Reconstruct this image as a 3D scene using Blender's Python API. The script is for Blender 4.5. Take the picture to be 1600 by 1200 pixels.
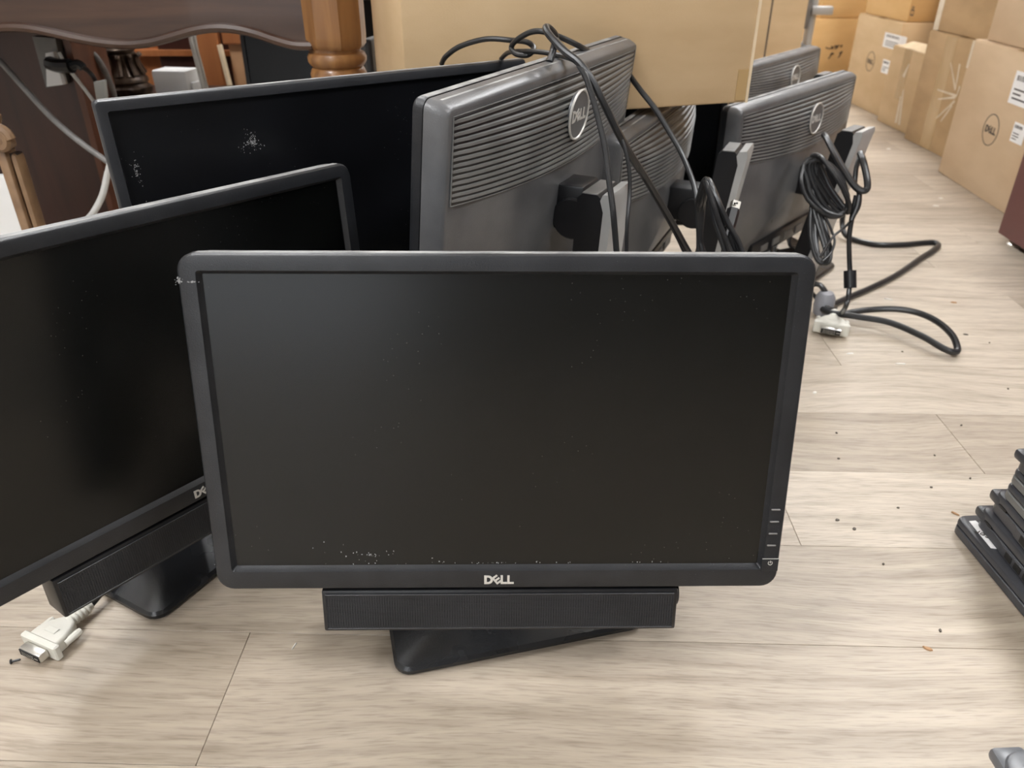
import bpy, bmesh, math, random
from mathutils import Vector, Matrix
random.seed(7)
# ------------------------------------------------------------------ camera, world, exposure, lamps
for o in list(bpy.data.objects):
    bpy.data.objects.remove(o, do_unlink=True)
S = bpy.context.scene
COL = S.collection
F, PITCH, YAW, H = 1215.0, math.radians(30.2), math.radians(1.65), 0.64
cam = bpy.data.cameras.new('camera')
cam.sensor_width = 36.0
cam.lens = F / 1600 * 36
cam.clip_start = 0.01
cam.dof.use_dof = True
cam.dof.focus_distance = 0.78
cam.dof.aperture_fstop = 8.0
camo = bpy.data.objects.new('camera', cam)
camo.location = (0, 0, H)
camo.rotation_euler = (math.pi / 2 - PITCH, 0, YAW)
COL.objects.link(camo)
S.camera = camo
S.view_settings.view_transform = 'Standard'
S.view_settings.look = 'None'
S.view_settings.gamma = 1.0
S.view_settings.use_curve_mapping = False
S.view_settings.exposure = 0.0
S.cycles.use_denoising = True
S.cycles.max_bounces = 8
S.cycles.diffuse_bounces = 4
w = bpy.data.worlds.new('world')
S.world = w
w.use_nodes = True
w.node_tree.nodes['Background'].inputs[0].default_value = (0.8, 0.82, 0.85, 1)
w.node_tree.nodes['Background'].inputs[1].default_value = 0.05
CEIL = 2.8
LAMP_E = 29.0
LAMPS = [(1.7, 2.5), (1.7, 5.0), (1.7, -0.2), (-1.4, -0.2), (-1.4, 2.5), (-1.4, 5.0), (-1.4, -2.4)]
# ------------------------------------------------------------------ pixel helpers (photo is 1600x1200)
cp, sp, cy, sy = math.cos(PITCH), math.sin(PITCH), math.cos(YAW), math.sin(YAW)
FW = Vector((-sy * cp, cy * cp, -sp)); RT = Vector((cy, sy, 0)); UP = RT.cross(FW)
def ray(x, y): return RT * ((x - 800) / F) - UP * ((y - 600) / F) + FW
def at(x, y, Y):
    r = ray(x, y); return Vector((0, 0, H)) + r * (Y / r.y)
def atz(x, y, z):
    r = ray(x, y); return Vector((0, 0, H)) + r * ((z - H) / r.z)
# ------------------------------------------------------------------ node materials
MATS = {}
def nodes(m):
    m.use_nodes = True
    return m.node_tree.nodes, m.node_tree.links, m.node_tree.nodes['Principled BSDF']
def ramp(N, stops):
    r = N.new('ShaderNodeValToRGB')
    e = r.color_ramp.elements
    while len(e) < len(stops): e.new(0.5)
    for k, (p, c) in enumerate(stops):
        e[k].position = p; e[k].color = (*c, 1) if len(c) == 3 else c
    return r
def surf(name, c1, c2=None, rough=0.5, metal=0.0, scale=8.0, stretch=(1, 1, 1), bump=0.0, bscale=200.0, spec=0.5, detail=4.0, lo=0.35, hi=0.65, specks=None, coat=0.0, rvar=0.0, emit=None):
    m = bpy.data.materials.new(name)
    N, L, B = nodes(m)
    B.inputs['Roughness'].default_value = rough
    B.inputs['Metallic'].default_value = metal
    B.inputs['Specular IOR Level'].default_value = spec
    B.inputs['Coat Weight'].default_value = coat
    tc = N.new('ShaderNodeTexCoord'); mp = N.new('ShaderNodeMapping')
    mp.inputs['Scale'].default_value = stretch
    L.new(tc.outputs['Object'], mp.inputs['Vector'])
    nz = N.new('ShaderNodeTexNoise'); nz.inputs['Scale'].default_value = scale; nz.inputs['Detail'].default_value = detail
    L.new(mp.outputs['Vector'], nz.inputs['Vector'])
    r = ramp(N, [(lo, c1), (hi, c2 or c1)])
    L.new(nz.outputs['Fac'], r.inputs['Fac'])
    out = r.outputs['Color']
    if specks:
        col, sc, th = specks
        v = N.new('ShaderNodeTexVoronoi'); v.inputs['Scale'].default_value = sc
        L.new(tc.outputs['Object'], v.inputs['Vector'])
        lt = N.new('ShaderNodeMath'); lt.operation = 'LESS_THAN'; lt.inputs[1].default_value = th
        L.new(v.outputs['Distance'], lt.inputs[0])
        n2 = N.new('ShaderNodeTexNoise'); n2.inputs['Scale'].default_value = 9; L.new(tc.outputs['Object'], n2.inputs['Vector'])
        g2 = N.new('ShaderNodeMath'); g2.operation = 'GREATER_THAN'; g2.inputs[1].default_value = 0.55
        L.new(n2.outputs['Fac'], g2.inputs[0])
        mu = N.new('ShaderNodeMath'); mu.operation = 'MULTIPLY'
        L.new(lt.outputs[0], mu.inputs[0]); L.new(g2.outputs[0], mu.inputs[1])
        mx = N.new('ShaderNodeMix'); mx.data_type = 'RGBA'
        L.new(mu.outputs[0], mx.inputs[0]); L.new(out, mx.inputs[6]); mx.inputs[7].default_value = (*col, 1)
        out = mx.outputs[2]
    L.new(out, B.inputs['Base Color'])
    if rvar:
        mr = N.new('ShaderNodeMapRange'); mr.inputs['To Min'].default_value = rough - rvar; mr.inputs['To Max'].default_value = rough + rvar
        L.new(nz.outputs['Fac'], mr.inputs['Value']); L.new(mr.outputs['Result'], B.inputs['Roughness'])
    if bump:
        nb = N.new('ShaderNodeTexNoise'); nb.inputs['Scale'].default_value = bscale
        L.new(mp.outputs['Vector'], nb.inputs['Vector'])
        bp = N.new('ShaderNodeBump'); bp.inputs['Strength'].default_value = bump; bp.inputs['Distance'].default_value = 0.002
        L.new(nb.outputs['Fac'], bp.inputs['Height']); L.new(bp.outputs['Normal'], B.inputs['Normal'])
    if emit:
        B.inputs['Emission Color'].default_value = (*emit[0], 1); B.inputs['Emission Strength'].default_value = emit[1]
    MATS[name] = m
    return m
def wood_floor():
    m = bpy.data.materials.new('laminate')
    N, L, B = nodes(m)
    tc = N.new('ShaderNodeTexCoord'); oi = N.new('ShaderNodeObjectInfo')
    off = N.new('ShaderNodeVectorMath'); off.operation = 'MULTIPLY_ADD'
    cb = N.new('ShaderNodeCombineXYZ')
    for k in range(3): L.new(oi.outputs['Random'], cb.inputs[k])
    L.new(cb.outputs[0], off.inputs[0]); off.inputs[1].default_value = (37, 61, 13); L.new(tc.outputs['Object'], off.inputs[2])
    # slow warp so the grain bends
    wn = N.new('ShaderNodeTexNoise'); wn.inputs['Scale'].default_value = 2.2; wn.inputs['Detail'].default_value = 1
    L.new(off.outputs[0], wn.inputs['Vector'])
    ws = N.new('ShaderNodeVectorMath'); ws.operation = 'MULTIPLY_ADD'
    L.new(wn.outputs['Color'], ws.inputs[0]); ws.inputs[1].default_value = (0.1, 0.09, 0); L.new(off.outputs[0], ws.inputs[2])
    m1 = N.new('ShaderNodeMapping'); m1.inputs['Scale'].default_value = (3.0, 40, 1); L.new(ws.outputs[0], m1.inputs['Vector'])
    n1 = N.new('ShaderNodeTexNoise'); n1.inputs['Scale'].default_value = 1.6; n1.inputs['Detail'].default_value = 6; n1.inputs['Roughness'].default_value = 0.62
    L.new(m1.outputs[0], n1.inputs['Vector'])
    r1 = ramp(N, [(0.22, (0.265, 0.216, 0.164)), (0.40, (0.415, 0.352, 0.278)), (0.58, (0.51, 0.44, 0.355)), (0.8, (0.575, 0.505, 0.415))])
    L.new(n1.outputs['Fac'], r1.inputs['Fac'])
    m2 = N.new('ShaderNodeMapping'); m2.inputs['Scale'].default_value = (22, 300, 1); L.new(ws.outputs[0], m2.inputs['Vector'])
    n2 = N.new('ShaderNodeTexNoise'); n2.inputs['Scale'].default_value = 1.5; n2.inputs['Detail'].default_value = 3
    L.new(m2.outputs[0], n2.inputs['Vector'])
    r2 = ramp(N, [(0.3, (0.72, 0.70, 0.68)), (0.5, (1, 1, 1)), (0.75, (1.06, 1.05, 1.03))])
    L.new(n2.outputs['Fac'], r2.inputs['Fac'])
    mx = N.new('ShaderNodeMix'); mx.data_type = 'RGBA'; mx.blend_type = 'MULTIPLY'; mx.inputs[0].default_value = 0.85
    L.new(r1.outputs[0], mx.inputs[6]); L.new(r2.outputs[0], mx.inputs[7])
    rr = ramp(N, [(0.0, (0.80, 0.775, 0.755)), (1.0, (1.06, 1.06, 1.06))])
    L.new(oi.outputs['Random'], rr.inputs['Fac'])
    my = N.new('ShaderNodeMix'); my.data_type = 'RGBA'; my.blend_type = 'MULTIPLY'; my.inputs[0].default_value = 1
    L.new(mx.outputs[2], my.inputs[6]); L.new(rr.outputs[0], my.inputs[7])
    L.new(my.outputs[2], B.inputs['Base Color'])
    B.inputs['Roughness'].default_value = 0.42
    bp = N.new('ShaderNodeBump'); bp.inputs['Strength'].default_value = 0.12; bp.inputs['Distance'].default_value = 0.001
    L.new(n2.outputs['Fac'], bp.inputs['Height']); L.new(bp.outputs[0], B.inputs['Normal'])
    return m
def wood(name, dark, light, axis=0, rough=0.35, scale=2.0, coat=0.0):
    m = bpy.data.materials.new(name)
    N, L, B = nodes(m)
    tc = N.new('ShaderNodeTexCoord'); mp = N.new('ShaderNodeMapping')
    s = [18, 18, 18]; s[axis] = 1.5
    mp.inputs['Scale'].default_value = s
    L.new(tc.outputs['Object'], mp.inputs['Vector'])
    n1 = N.new('ShaderNodeTexNoise'); n1.inputs['Scale'].default_value = scale; n1.inputs['Detail'].default_value = 6
    n1.inputs['Distortion'].default_value = 0.6
    L.new(mp.outputs[0], n1.inputs['Vector'])
    r1 = ramp(N, [(0.3, dark), (0.7, light)])
    L.new(n1.outputs['Fac'], r1.inputs['Fac']); L.new(r1.outputs[0], B.inputs['Base Color'])
    B.inputs['Roughness'].default_value = rough; B.inputs['Coat Weight'].default_value = coat
    MATS[name] = m
    return m
LAM = wood_floor()
bez = surf('bezel_black', (0.011, 0.012, 0.0145), (0.018, 0.019, 0.022), rough=0.4, scale=30, bump=0.15, bscale=900, specks=((0.10, 0.10, 0.10), 260, 0.06))
bezf = surf('bezel_satin', (0.020, 0.021, 0.024), (0.028, 0.029, 0.033), rough=0.36, scale=20, bump=0.1, bscale=900)
scr = surf('screen_matte', (0.0020, 0.0023, 0.0022), (0.0045, 0.0049, 0.0047), rough=0.25, scale=6, spec=0.45, lo=0.3, hi=0.75, specks=((0.20, 0.20, 0.19), 190, 0.055))
scr2 = surf('screen_blue_black', (0.0015, 0.0017, 0.0025), (0.0055, 0.006, 0.008), rough=0.36, scale=7, spec=0.32, lo=0.35, hi=0.8, specks=((0.22, 0.22, 0.23), 170, 0.055))
shell = surf('shell_grey', (0.082, 0.083, 0.088), (0.145, 0.145, 0.148), rough=0.31, scale=11, detail=6, bump=0.12, bscale=700, specks=((0.22, 0.22, 0.21), 210, 0.05), rvar=0.08)
ribm = surf('rib_grey', (0.145, 0.144, 0.142), (0.215, 0.213, 0.208), rough=0.36, scale=14)
dustlitm = surf('rim_dust_highlight', (0.16, 0.16, 0.16), (0.42, 0.42, 0.41), rough=0.55, scale=30, detail=8, lo=0.35, hi=0.7)  # dust, pale enough to carry the ceiling highlight on top edges
blk = surf('plastic_black', (0.008, 0.008, 0.0095), (0.013, 0.013, 0.0145), rough=0.36, scale=20)
basem = surf('base_black', (0.010, 0.0105, 0.012), (0.018, 0.019, 0.021), rough=0.27, scale=9, bump=0.1, bscale=900, rvar=0.06)
grl = surf('grille_black', (0.010, 0.010, 0.011), (0.018, 0.018, 0.019), rough=0.6, scale=60)
silv = surf('silver_plastic', (0.42, 0.42, 0.41), (0.52, 0.52, 0.51), rough=0.36, metal=0.35, scale=12)
logom = surf('logo_silver', (0.62, 0.60, 0.56), (0.70, 0.68, 0.64), rough=0.4, metal=0.3, scale=30)
emb = surf('emblem_grey', (0.10, 0.10, 0.105), (0.13, 0.13, 0.13), rough=0.35, scale=20)
cab = surf('cable_black', (0.014, 0.014, 0.015), (0.024, 0.024, 0.025), rough=0.32, scale=40)
cabg = surf('cable_grey', (0.16, 0.15, 0.14), (0.22, 0.21, 0.20), rough=0.5, scale=40)
cabw = surf('cable_white', (0.55, 0.54, 0.50), (0.64, 0.63, 0.60), rough=0.45, scale=40)
ivory = surf('ivory_plastic', (0.62, 0.60, 0.53), (0.70, 0.68, 0.61), rough=0.45, scale=25)
white = surf('white_plastic', (0.78, 0.78, 0.77), (0.84, 0.84, 0.83), rough=0.5, scale=10)
paper = surf('label_paper', (0.80, 0.79, 0.78), (0.86, 0.85, 0.84), rough=0.7, scale=10)
ink = surf('print_ink', (0.05, 0.04, 0.035), (0.07, 0.055, 0.045), rough=0.7, scale=30)
metal = surf('tin_metal', (0.55, 0.53, 0.48), (0.66, 0.64, 0.60), rough=0.3, metal=0.9, scale=30)
cards = [surf('cardboard_tan', (0.53, 0.37, 0.205), (0.60, 0.43, 0.25), rough=0.85, scale=5, bump=0.2, bscale=300, stretch=(1, 1, 3)),
         surf('cardboard_brown', (0.40, 0.265, 0.135), (0.49, 0.33, 0.175), rough=0.8, scale=5, bump=0.2, bscale=300, stretch=(1, 1, 3)),
         surf('cardboard_orange', (0.60, 0.37, 0.15), (0.67, 0.43, 0.19), rough=0.85, scale=5, bump=0.2, bscale=300, stretch=(1, 1, 3)),
         surf('cardboard_pale', (0.55, 0.395, 0.25), (0.61, 0.45, 0.295), rough=0.85, scale=5, bump=0.2, bscale=300, stretch=(1, 1, 3))]
edgec = surf('cardboard_edge', (0.66, 0.52, 0.34), (0.72, 0.58, 0.40), rough=0.9, scale=40)
tape = surf('packing_tape', (0.42, 0.28, 0.13), (0.50, 0.35, 0.19), rough=0.22, scale=20, stretch=(1, 1, .3))
tapew = surf('tape_residue', (0.62, 0.52, 0.38), (0.72, 0.63, 0.50), rough=0.35, scale=30)
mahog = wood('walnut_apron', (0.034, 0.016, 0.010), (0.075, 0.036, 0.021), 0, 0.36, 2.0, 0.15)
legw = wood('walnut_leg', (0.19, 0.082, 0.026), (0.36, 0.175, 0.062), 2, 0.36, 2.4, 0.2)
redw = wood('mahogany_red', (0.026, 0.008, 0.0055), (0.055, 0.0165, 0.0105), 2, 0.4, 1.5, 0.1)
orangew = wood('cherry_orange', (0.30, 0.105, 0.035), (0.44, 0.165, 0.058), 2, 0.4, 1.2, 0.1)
darkw = wood('espresso_wood', (0.012, 0.008, 0.008), (0.030, 0.020, 0.018), 2, 0.35, 1.5, 0.2)
maroon = surf('maroon_laminate', (0.105, 0.036, 0.034), (0.135, 0.050, 0.046), rough=0.4, scale=6)
bronze = surf('bronze_antique', (0.045, 0.028, 0.020), (0.17, 0.12, 0.085), rough=0.38, metal=0.55, scale=45, detail=3)
carved = surf('carved_wood', (0.15, 0.085, 0.045), (0.27, 0.165, 0.090), rough=0.45, scale=20)
greyp = surf('grey_plate', (0.13, 0.125, 0.12), (0.19, 0.18, 0.17), rough=0.45, scale=20)
lapm = surf('laptop_black', (0.034, 0.035, 0.040), (0.052, 0.053, 0.060), rough=0.3, scale=14, bump=0.1, bscale=800)
lapg = surf('laptop_grey', (0.10, 0.10, 0.10), (0.14, 0.14, 0.135), rough=0.45, scale=14)
lapl = surf('laptop_silver', (0.12, 0.125, 0.135), (0.16, 0.165, 0.175), rough=0.3, scale=14)
void = surf('port_dark', (0.004, 0.004, 0.004), (0.006, 0.006, 0.006), rough=0.6)
scuff = surf('scuff_white', (0.26, 0.26, 0.26), (0.42, 0.42, 0.42), rough=0.7, scale=90)
chipm = [surf('chip_wood', (0.36, 0.20, 0.10), (0.44, 0.26, 0.14), rough=0.8), surf('chip_white', (0.75, 0.73, 0.68), (0.8, 0.78, 0.72), rough=0.8), surf('chip_dark', (0.10, 0.085, 0.07), (0.14, 0.12, 0.10), rough=0.8)]
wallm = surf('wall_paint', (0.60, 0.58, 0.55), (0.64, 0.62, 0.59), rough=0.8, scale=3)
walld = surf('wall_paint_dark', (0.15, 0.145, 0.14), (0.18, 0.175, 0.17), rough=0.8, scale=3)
ceilm = surf('ceiling_paint', (0.78, 0.78, 0.76), (0.80, 0.80, 0.78), rough=0.9, scale=3)
subf = surf('subfloor', (0.16, 0.13, 0.10), (0.18, 0.15, 0.12), rough=0.9)
lampm = surf('lamp_diffuser', (0.9, 0.9, 0.9), (0.9, 0.9, 0.9), rough=0.6, emit=((0.975, 0.985, 1.0), LAMP_E))
lampf = surf('lamp_frame', (0.75, 0.75, 0.75), (0.78, 0.78, 0.78), rough=0.5)
# ------------------------------------------------------------------ mesh builder
I4 = Matrix.Identity(4)
class MB:
    def __init__(s): s.v, s.f = [], []
    def add(s, vs, fs, M=None):
        n = len(s.v)
        s.v += [tuple(M @ Vector(p)) if M else tuple(p) for p in vs]
        s.f += [tuple(n + k for k in f) for f in fs]
        return s
    def box(s, x0, x1, y0, y1, z0, z1, M=None):
        return s.add([(x0, y0, z0), (x1, y0, z0), (x1, y1, z0), (x0, y1, z0), (x0, y0, z1), (x1, y0, z1), (x1, y1, z1), (x0, y1, z1)],
                     [(3, 2, 1, 0), (4, 5, 6, 7), (0, 1, 5, 4), (1, 2, 6, 5), (2, 3, 7, 6), (3, 0, 4, 7)], M)
    def rbox(s, x0, x1, y0, y1, z0, z1, r=0.003, seg=2, M=None):
        b = bmesh.new(); bmesh.ops.create_cube(b, size=1)
        for q in b.verts:
            q.co = Vector((x0 + (q.co.x + .5) * (x1 - x0), y0 + (q.co.y + .5) * (y1 - y0), z0 + (q.co.z + .5) * (z1 - z0)))
        bmesh.ops.bevel(b, geom=list(b.edges), offset=r, segments=seg, affect='EDGES', profile=0.5)
        b.verts.index_update()
        s.add([q.co[:] for q in b.verts], [[q.index for q in f.verts] for f in b.faces], M); b.free()
        return s
    def prism(s, poly, y0, y1, M=None):
        # polygon in the local xz plane, extruded along y
        n = len(poly)
        vs = [(p[0], y0, p[1]) for p in poly] + [(p[0], y1, p[1]) for p in poly]
        fs = [tuple(range(n)), tuple(range(2 * n - 1, n - 1, -1))] + [(k, k + n, (k + 1) % n + n, (k + 1) % n) for k in range(n)]
        return s.add(vs, fs, M)
    def loops(s, L, cap0=False, cap1=False, M=None, closed=True):
        n = len(L[0]); vs = [p for l in L for p in l]; fs = []
        for k in range(len(L) - 1):
            for j in range(n if closed else n - 1):
                a, b = k * n + j, k * n + (j + 1) % n
                fs.append((a, b, b + n, a + n))
        if cap0: fs.append(tuple(range(n - 1, -1, -1)))
        if cap1: fs.append(tuple(range((len(L) - 1) * n, len(L) * n)))
        return s.add(vs, fs, M)
    def lathe(s, prof, seg=28, M=None, fn=None):
        L = []
        for r, z in prof:
            L.append([((r * (fn(k / seg, z) if fn else 1)) * math.cos(2 * math.pi * k / seg), (r * (fn(k / seg, z) if fn else 1)) * math.sin(2 * math.pi * k / seg), z) for k in range(seg)])
        return s.loops(L, True, True, M)
    def tube(s, pts, r, seg=8, smooth=6, M=None):
        P = catmull([Vector(p) for p in pts], smooth) if smooth > 1 else [Vector(p) for p in pts]
        L = []; up = None
        for k, p in enumerate(P):
            t = (P[min(k + 1, len(P) - 1)] - P[max(k - 1, 0)])
            if t.length < 1e-9: t = Vector((0, 0, 1))
            t.normalize()
            if up is None: up = t.orthogonal().normalized()
            up = (up - t * up.dot(t))
            if up.length < 1e-6: up = t.orthogonal()
            up.normalize(); sd = t.cross(up)
            L.append([tuple(p + (up * math.cos(a) + sd * math.sin(a)) * r) for a in [2 * math.pi * j / seg for j in range(seg)]])
        return s.loops(L, True, True, M)
    def mesh(s, name):
        me = bpy.data.meshes.new(name); me.from_pydata(s.v, [], s.f); me.update()
        b = bmesh.new(); b.from_mesh(me); bmesh.ops.recalc_face_normals(b, faces=list(b.faces))
        for f in b.faces: f.smooth = True
        for e in b.edges:
            e.smooth = not (len(e.link_faces) == 2 and e.calc_face_angle(0) > 0.6)
        b.to_mesh(me); b.free()
        return me
    def build(s, name, mat, parent=None, M=None, shared=None):
        me = shared or s.mesh(name)
        if not me.materials: me.materials.append(mat)
        return link(name, me, parent, M)
def link(name, me, parent=None, M=None):
    o = bpy.data.objects.new(name, me); COL.objects.link(o)
    if parent is not None:
        o.parent = parent; o.matrix_basis = WORLD[parent].inverted() @ (M or I4)
    else: o.matrix_basis = M or I4
    WORLD[o] = (M or I4).copy()
    return o
WORLD = {}
def catmull(P, n):
    out = []
    for k in range(len(P) - 1):
        a, b, c, d = P[max(k - 1, 0)], P[k], P[k + 1], P[min(k + 2, len(P) - 1)]
        for j in range(n):
            t = j / n
            out.append(0.5 * ((2 * b) + (c - a) * t + (2 * a - 5 * b + 4 * c - d) * t * t + (3 * b - a - 3 * c + d) * t ** 3))
    out.append(P[-1].copy())
    return out
def thing(name, label, cat, M=None, group=None):
    if isinstance(M, Vector): M = T(M.x, M.y, M.z)
    o = link(name, None, None, M or I4)
    tag(o, label, cat, group)
    return o
def tag(o, label, cat, group=None):
    o['label'] = label; o['category'] = cat
    if group: o['group'] = group
    return o
def struct(o):
    o['kind'] = 'structure'; return o
def T(x, y, z): return Matrix.Translation((x, y, z))
def RZ(a): return Matrix.Rotation(a, 4, 'Z')
def rr(w, h, r, n=6, cx=0, cz=0):
    P = []
    for (sx, sz, a0) in ((1, 1, 0), (-1, 1, 90), (-1, -1, 180), (1, -1, 270)):
        for k in range(n + 1):
            a = math.radians(a0 + 90 * k / n)
            P.append((cx + sx * (w / 2 - r) + r * math.cos(a), cz + sz * (h / 2 - r) + r * math.sin(a)))
    return P
def basis(o, x, y, z):
    M = Matrix.Identity(4)
    for k, c in enumerate((x, y, z)):
        for j in range(3): M[j][k] = c[j]
    for j in range(3): M[j][3] = o[j]
    return M
# ------------------------------------------------------------------ lettering: the four letters of the monitor logo, height 1
def letters():
    Q = []
    t = 0.24
    def q(*p): Q.append(list(p))
    # D
    q((0, 0), (t + .03, 0), (t + .03, 1), (0, 1))
    n = 8; o, i = [], []
    for k in range(n + 1):
        a = math.radians(-90 + 180 * k / n)
        o.append((0.42 + 0.50 * math.cos(a), 0.5 + 0.5 * math.sin(a))); i.append((0.40 + 0.27 * math.cos(a), 0.5 + 0.29 * math.sin(a)))
    for k in range(n): Q.append([o[k], o[k + 1], i[k + 1], i[k]])
    q((t, 0), (0.42, 0), (0.40, .21), (t, .21)); q((t, .79), (0.40, .79), (0.42, 1), (t, 1))
    # tilted E
    ca, sa = math.cos(math.radians(38)), math.sin(math.radians(38))
    def e(x0, x1, y0, y1):
        P = []
        for x, y in ((x0, y0), (x1, y0), (x1, y1), (x0, y1)):
            x, y = (x - .32) * .95, (y - .5) * .95
            P.append((1.30 + x * ca - y * sa, 0.5 + x * sa + y * ca))
        Q.append(P)
    e(0, .2, 0, 1); e(.2, .70, 0, .2); e(.2, .70, .4, .6); e(.2, .70, .8, 1)
    for x in (1.72, 2.42):
        q((x, 0), (x + t, 0), (x + t, 1), (x, 1)); q((x + t, 0), (x + .68, 0), (x + .68, .21), (x + t, .21))
    W = 3.10
    return [[(px / W - .5, (py - .5) / W) for px, py in P] for P in Q]   # unit total width
DELL = letters()
def logo_mb(width, depth, M=None):
    b = MB()
    for P in DELL: b.prism([(x * width, z * width) for x, z in P], 0, -depth, M)
    return b
# ------------------------------------------------------------------ the room
XL, XR, YB, YF = -3.2, 4.2, -3.4, 6.4
floor = struct(MB().box(XL, XR, YB, YF, -0.06, -0.012).build('floor', subf))
PW, PL = 0.152, 1.22
JX = {-1: -0.293, 1: 0.328, 2: 0.621, 7: 0.885}
plank_me = MB().rbox(-PL / 2 + .00025, PL / 2 - .00025, -PW / 2 + .0002, PW / 2 - .0002, -0.0115, 0.0, 0.0005, 1).mesh('plank')
plank_me.materials.append(LAM)
for k in range(-3, 26):
    yc = 0.570 + PW * (k + .5)
    off = JX.get(k, (k * 0.437) % PL)
    n0 = int((-1.9 - off) / PL) - 1
    for j in range(n0, n0 + 6):
        xc = off + PL * (j + .5)
        if xc < -2.2 or xc > 3.2: continue
        link('plank', plank_me, floor, T(xc, yc, 0))
far = MB()
for (x0, x1, y0, y1) in ((XL, XR, YB, 0.114), (XL, XR, 0.570 + PW * 26, YF)):
    far.box(x0, x1, y0, y1, -0.0115, 0.0)
o = far.build('plank_field', LAM, floor); o['kind'] = 'stuff'
struct(MB().box(XL, XR, YF, YF + .1, 0, CEIL).build('wall_back', wallm))
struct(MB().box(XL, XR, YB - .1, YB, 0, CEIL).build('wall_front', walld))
struct(MB().box(XL - .1, XL, YB, YF, 0, CEIL).build('wall_left', wallm))
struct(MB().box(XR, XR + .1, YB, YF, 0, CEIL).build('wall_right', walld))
struct(MB().box(XL, XR, YB, YF, CEIL, CEIL + .1).build('ceiling', ceilm))
# unseen lit window added behind the camera to lighten the front screen
wn = struct(MB().box(-2.5, -.35, YB + .001, YB + .012, .1, 2.2).build('added_window_1', surf('added_window_glow', (0.5, 0.52, 0.55), (0.52, 0.54, 0.57), rough=0.2, emit=((0.85, 0.93, 1.0), 1.6))))
for x_ in (-2.52, -1.44, -.36):
    MB().rbox(x_ - .03, x_ + .03, YB + .001, YB + .04, .06, 2.24, .004, 1).build('added_window_frame', lampf, wn)
for z_ in (.08, 2.22):
    MB().rbox(-2.55, -.33, YB + .001, YB + .04, z_ - .03, z_ + .03, .004, 1).build('added_window_frame', lampf, wn)
for k, (x, y) in enumerate(LAMPS):
    t = thing('ceiling_light', 'flat white ceiling light panel %s' % (('right' if x > 0 else 'left') + ' of the camera, ' + {-2.4: 'far behind it', -0.2: 'above it', 2.5: 'over the monitors', 5.0: 'at the back wall'}[y]), 'light', T(x, y, CEIL), 'ceiling light panels')
    MB().box(-.31, .31, -.61, .61, -.02, -.001).build('frame', lampf, t, T(x, y, CEIL))
    MB().box(-.285, .285, -.585, .585, -.024, -.0205).build('diffuser', lampm, t, T(x, y, CEIL))
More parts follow.
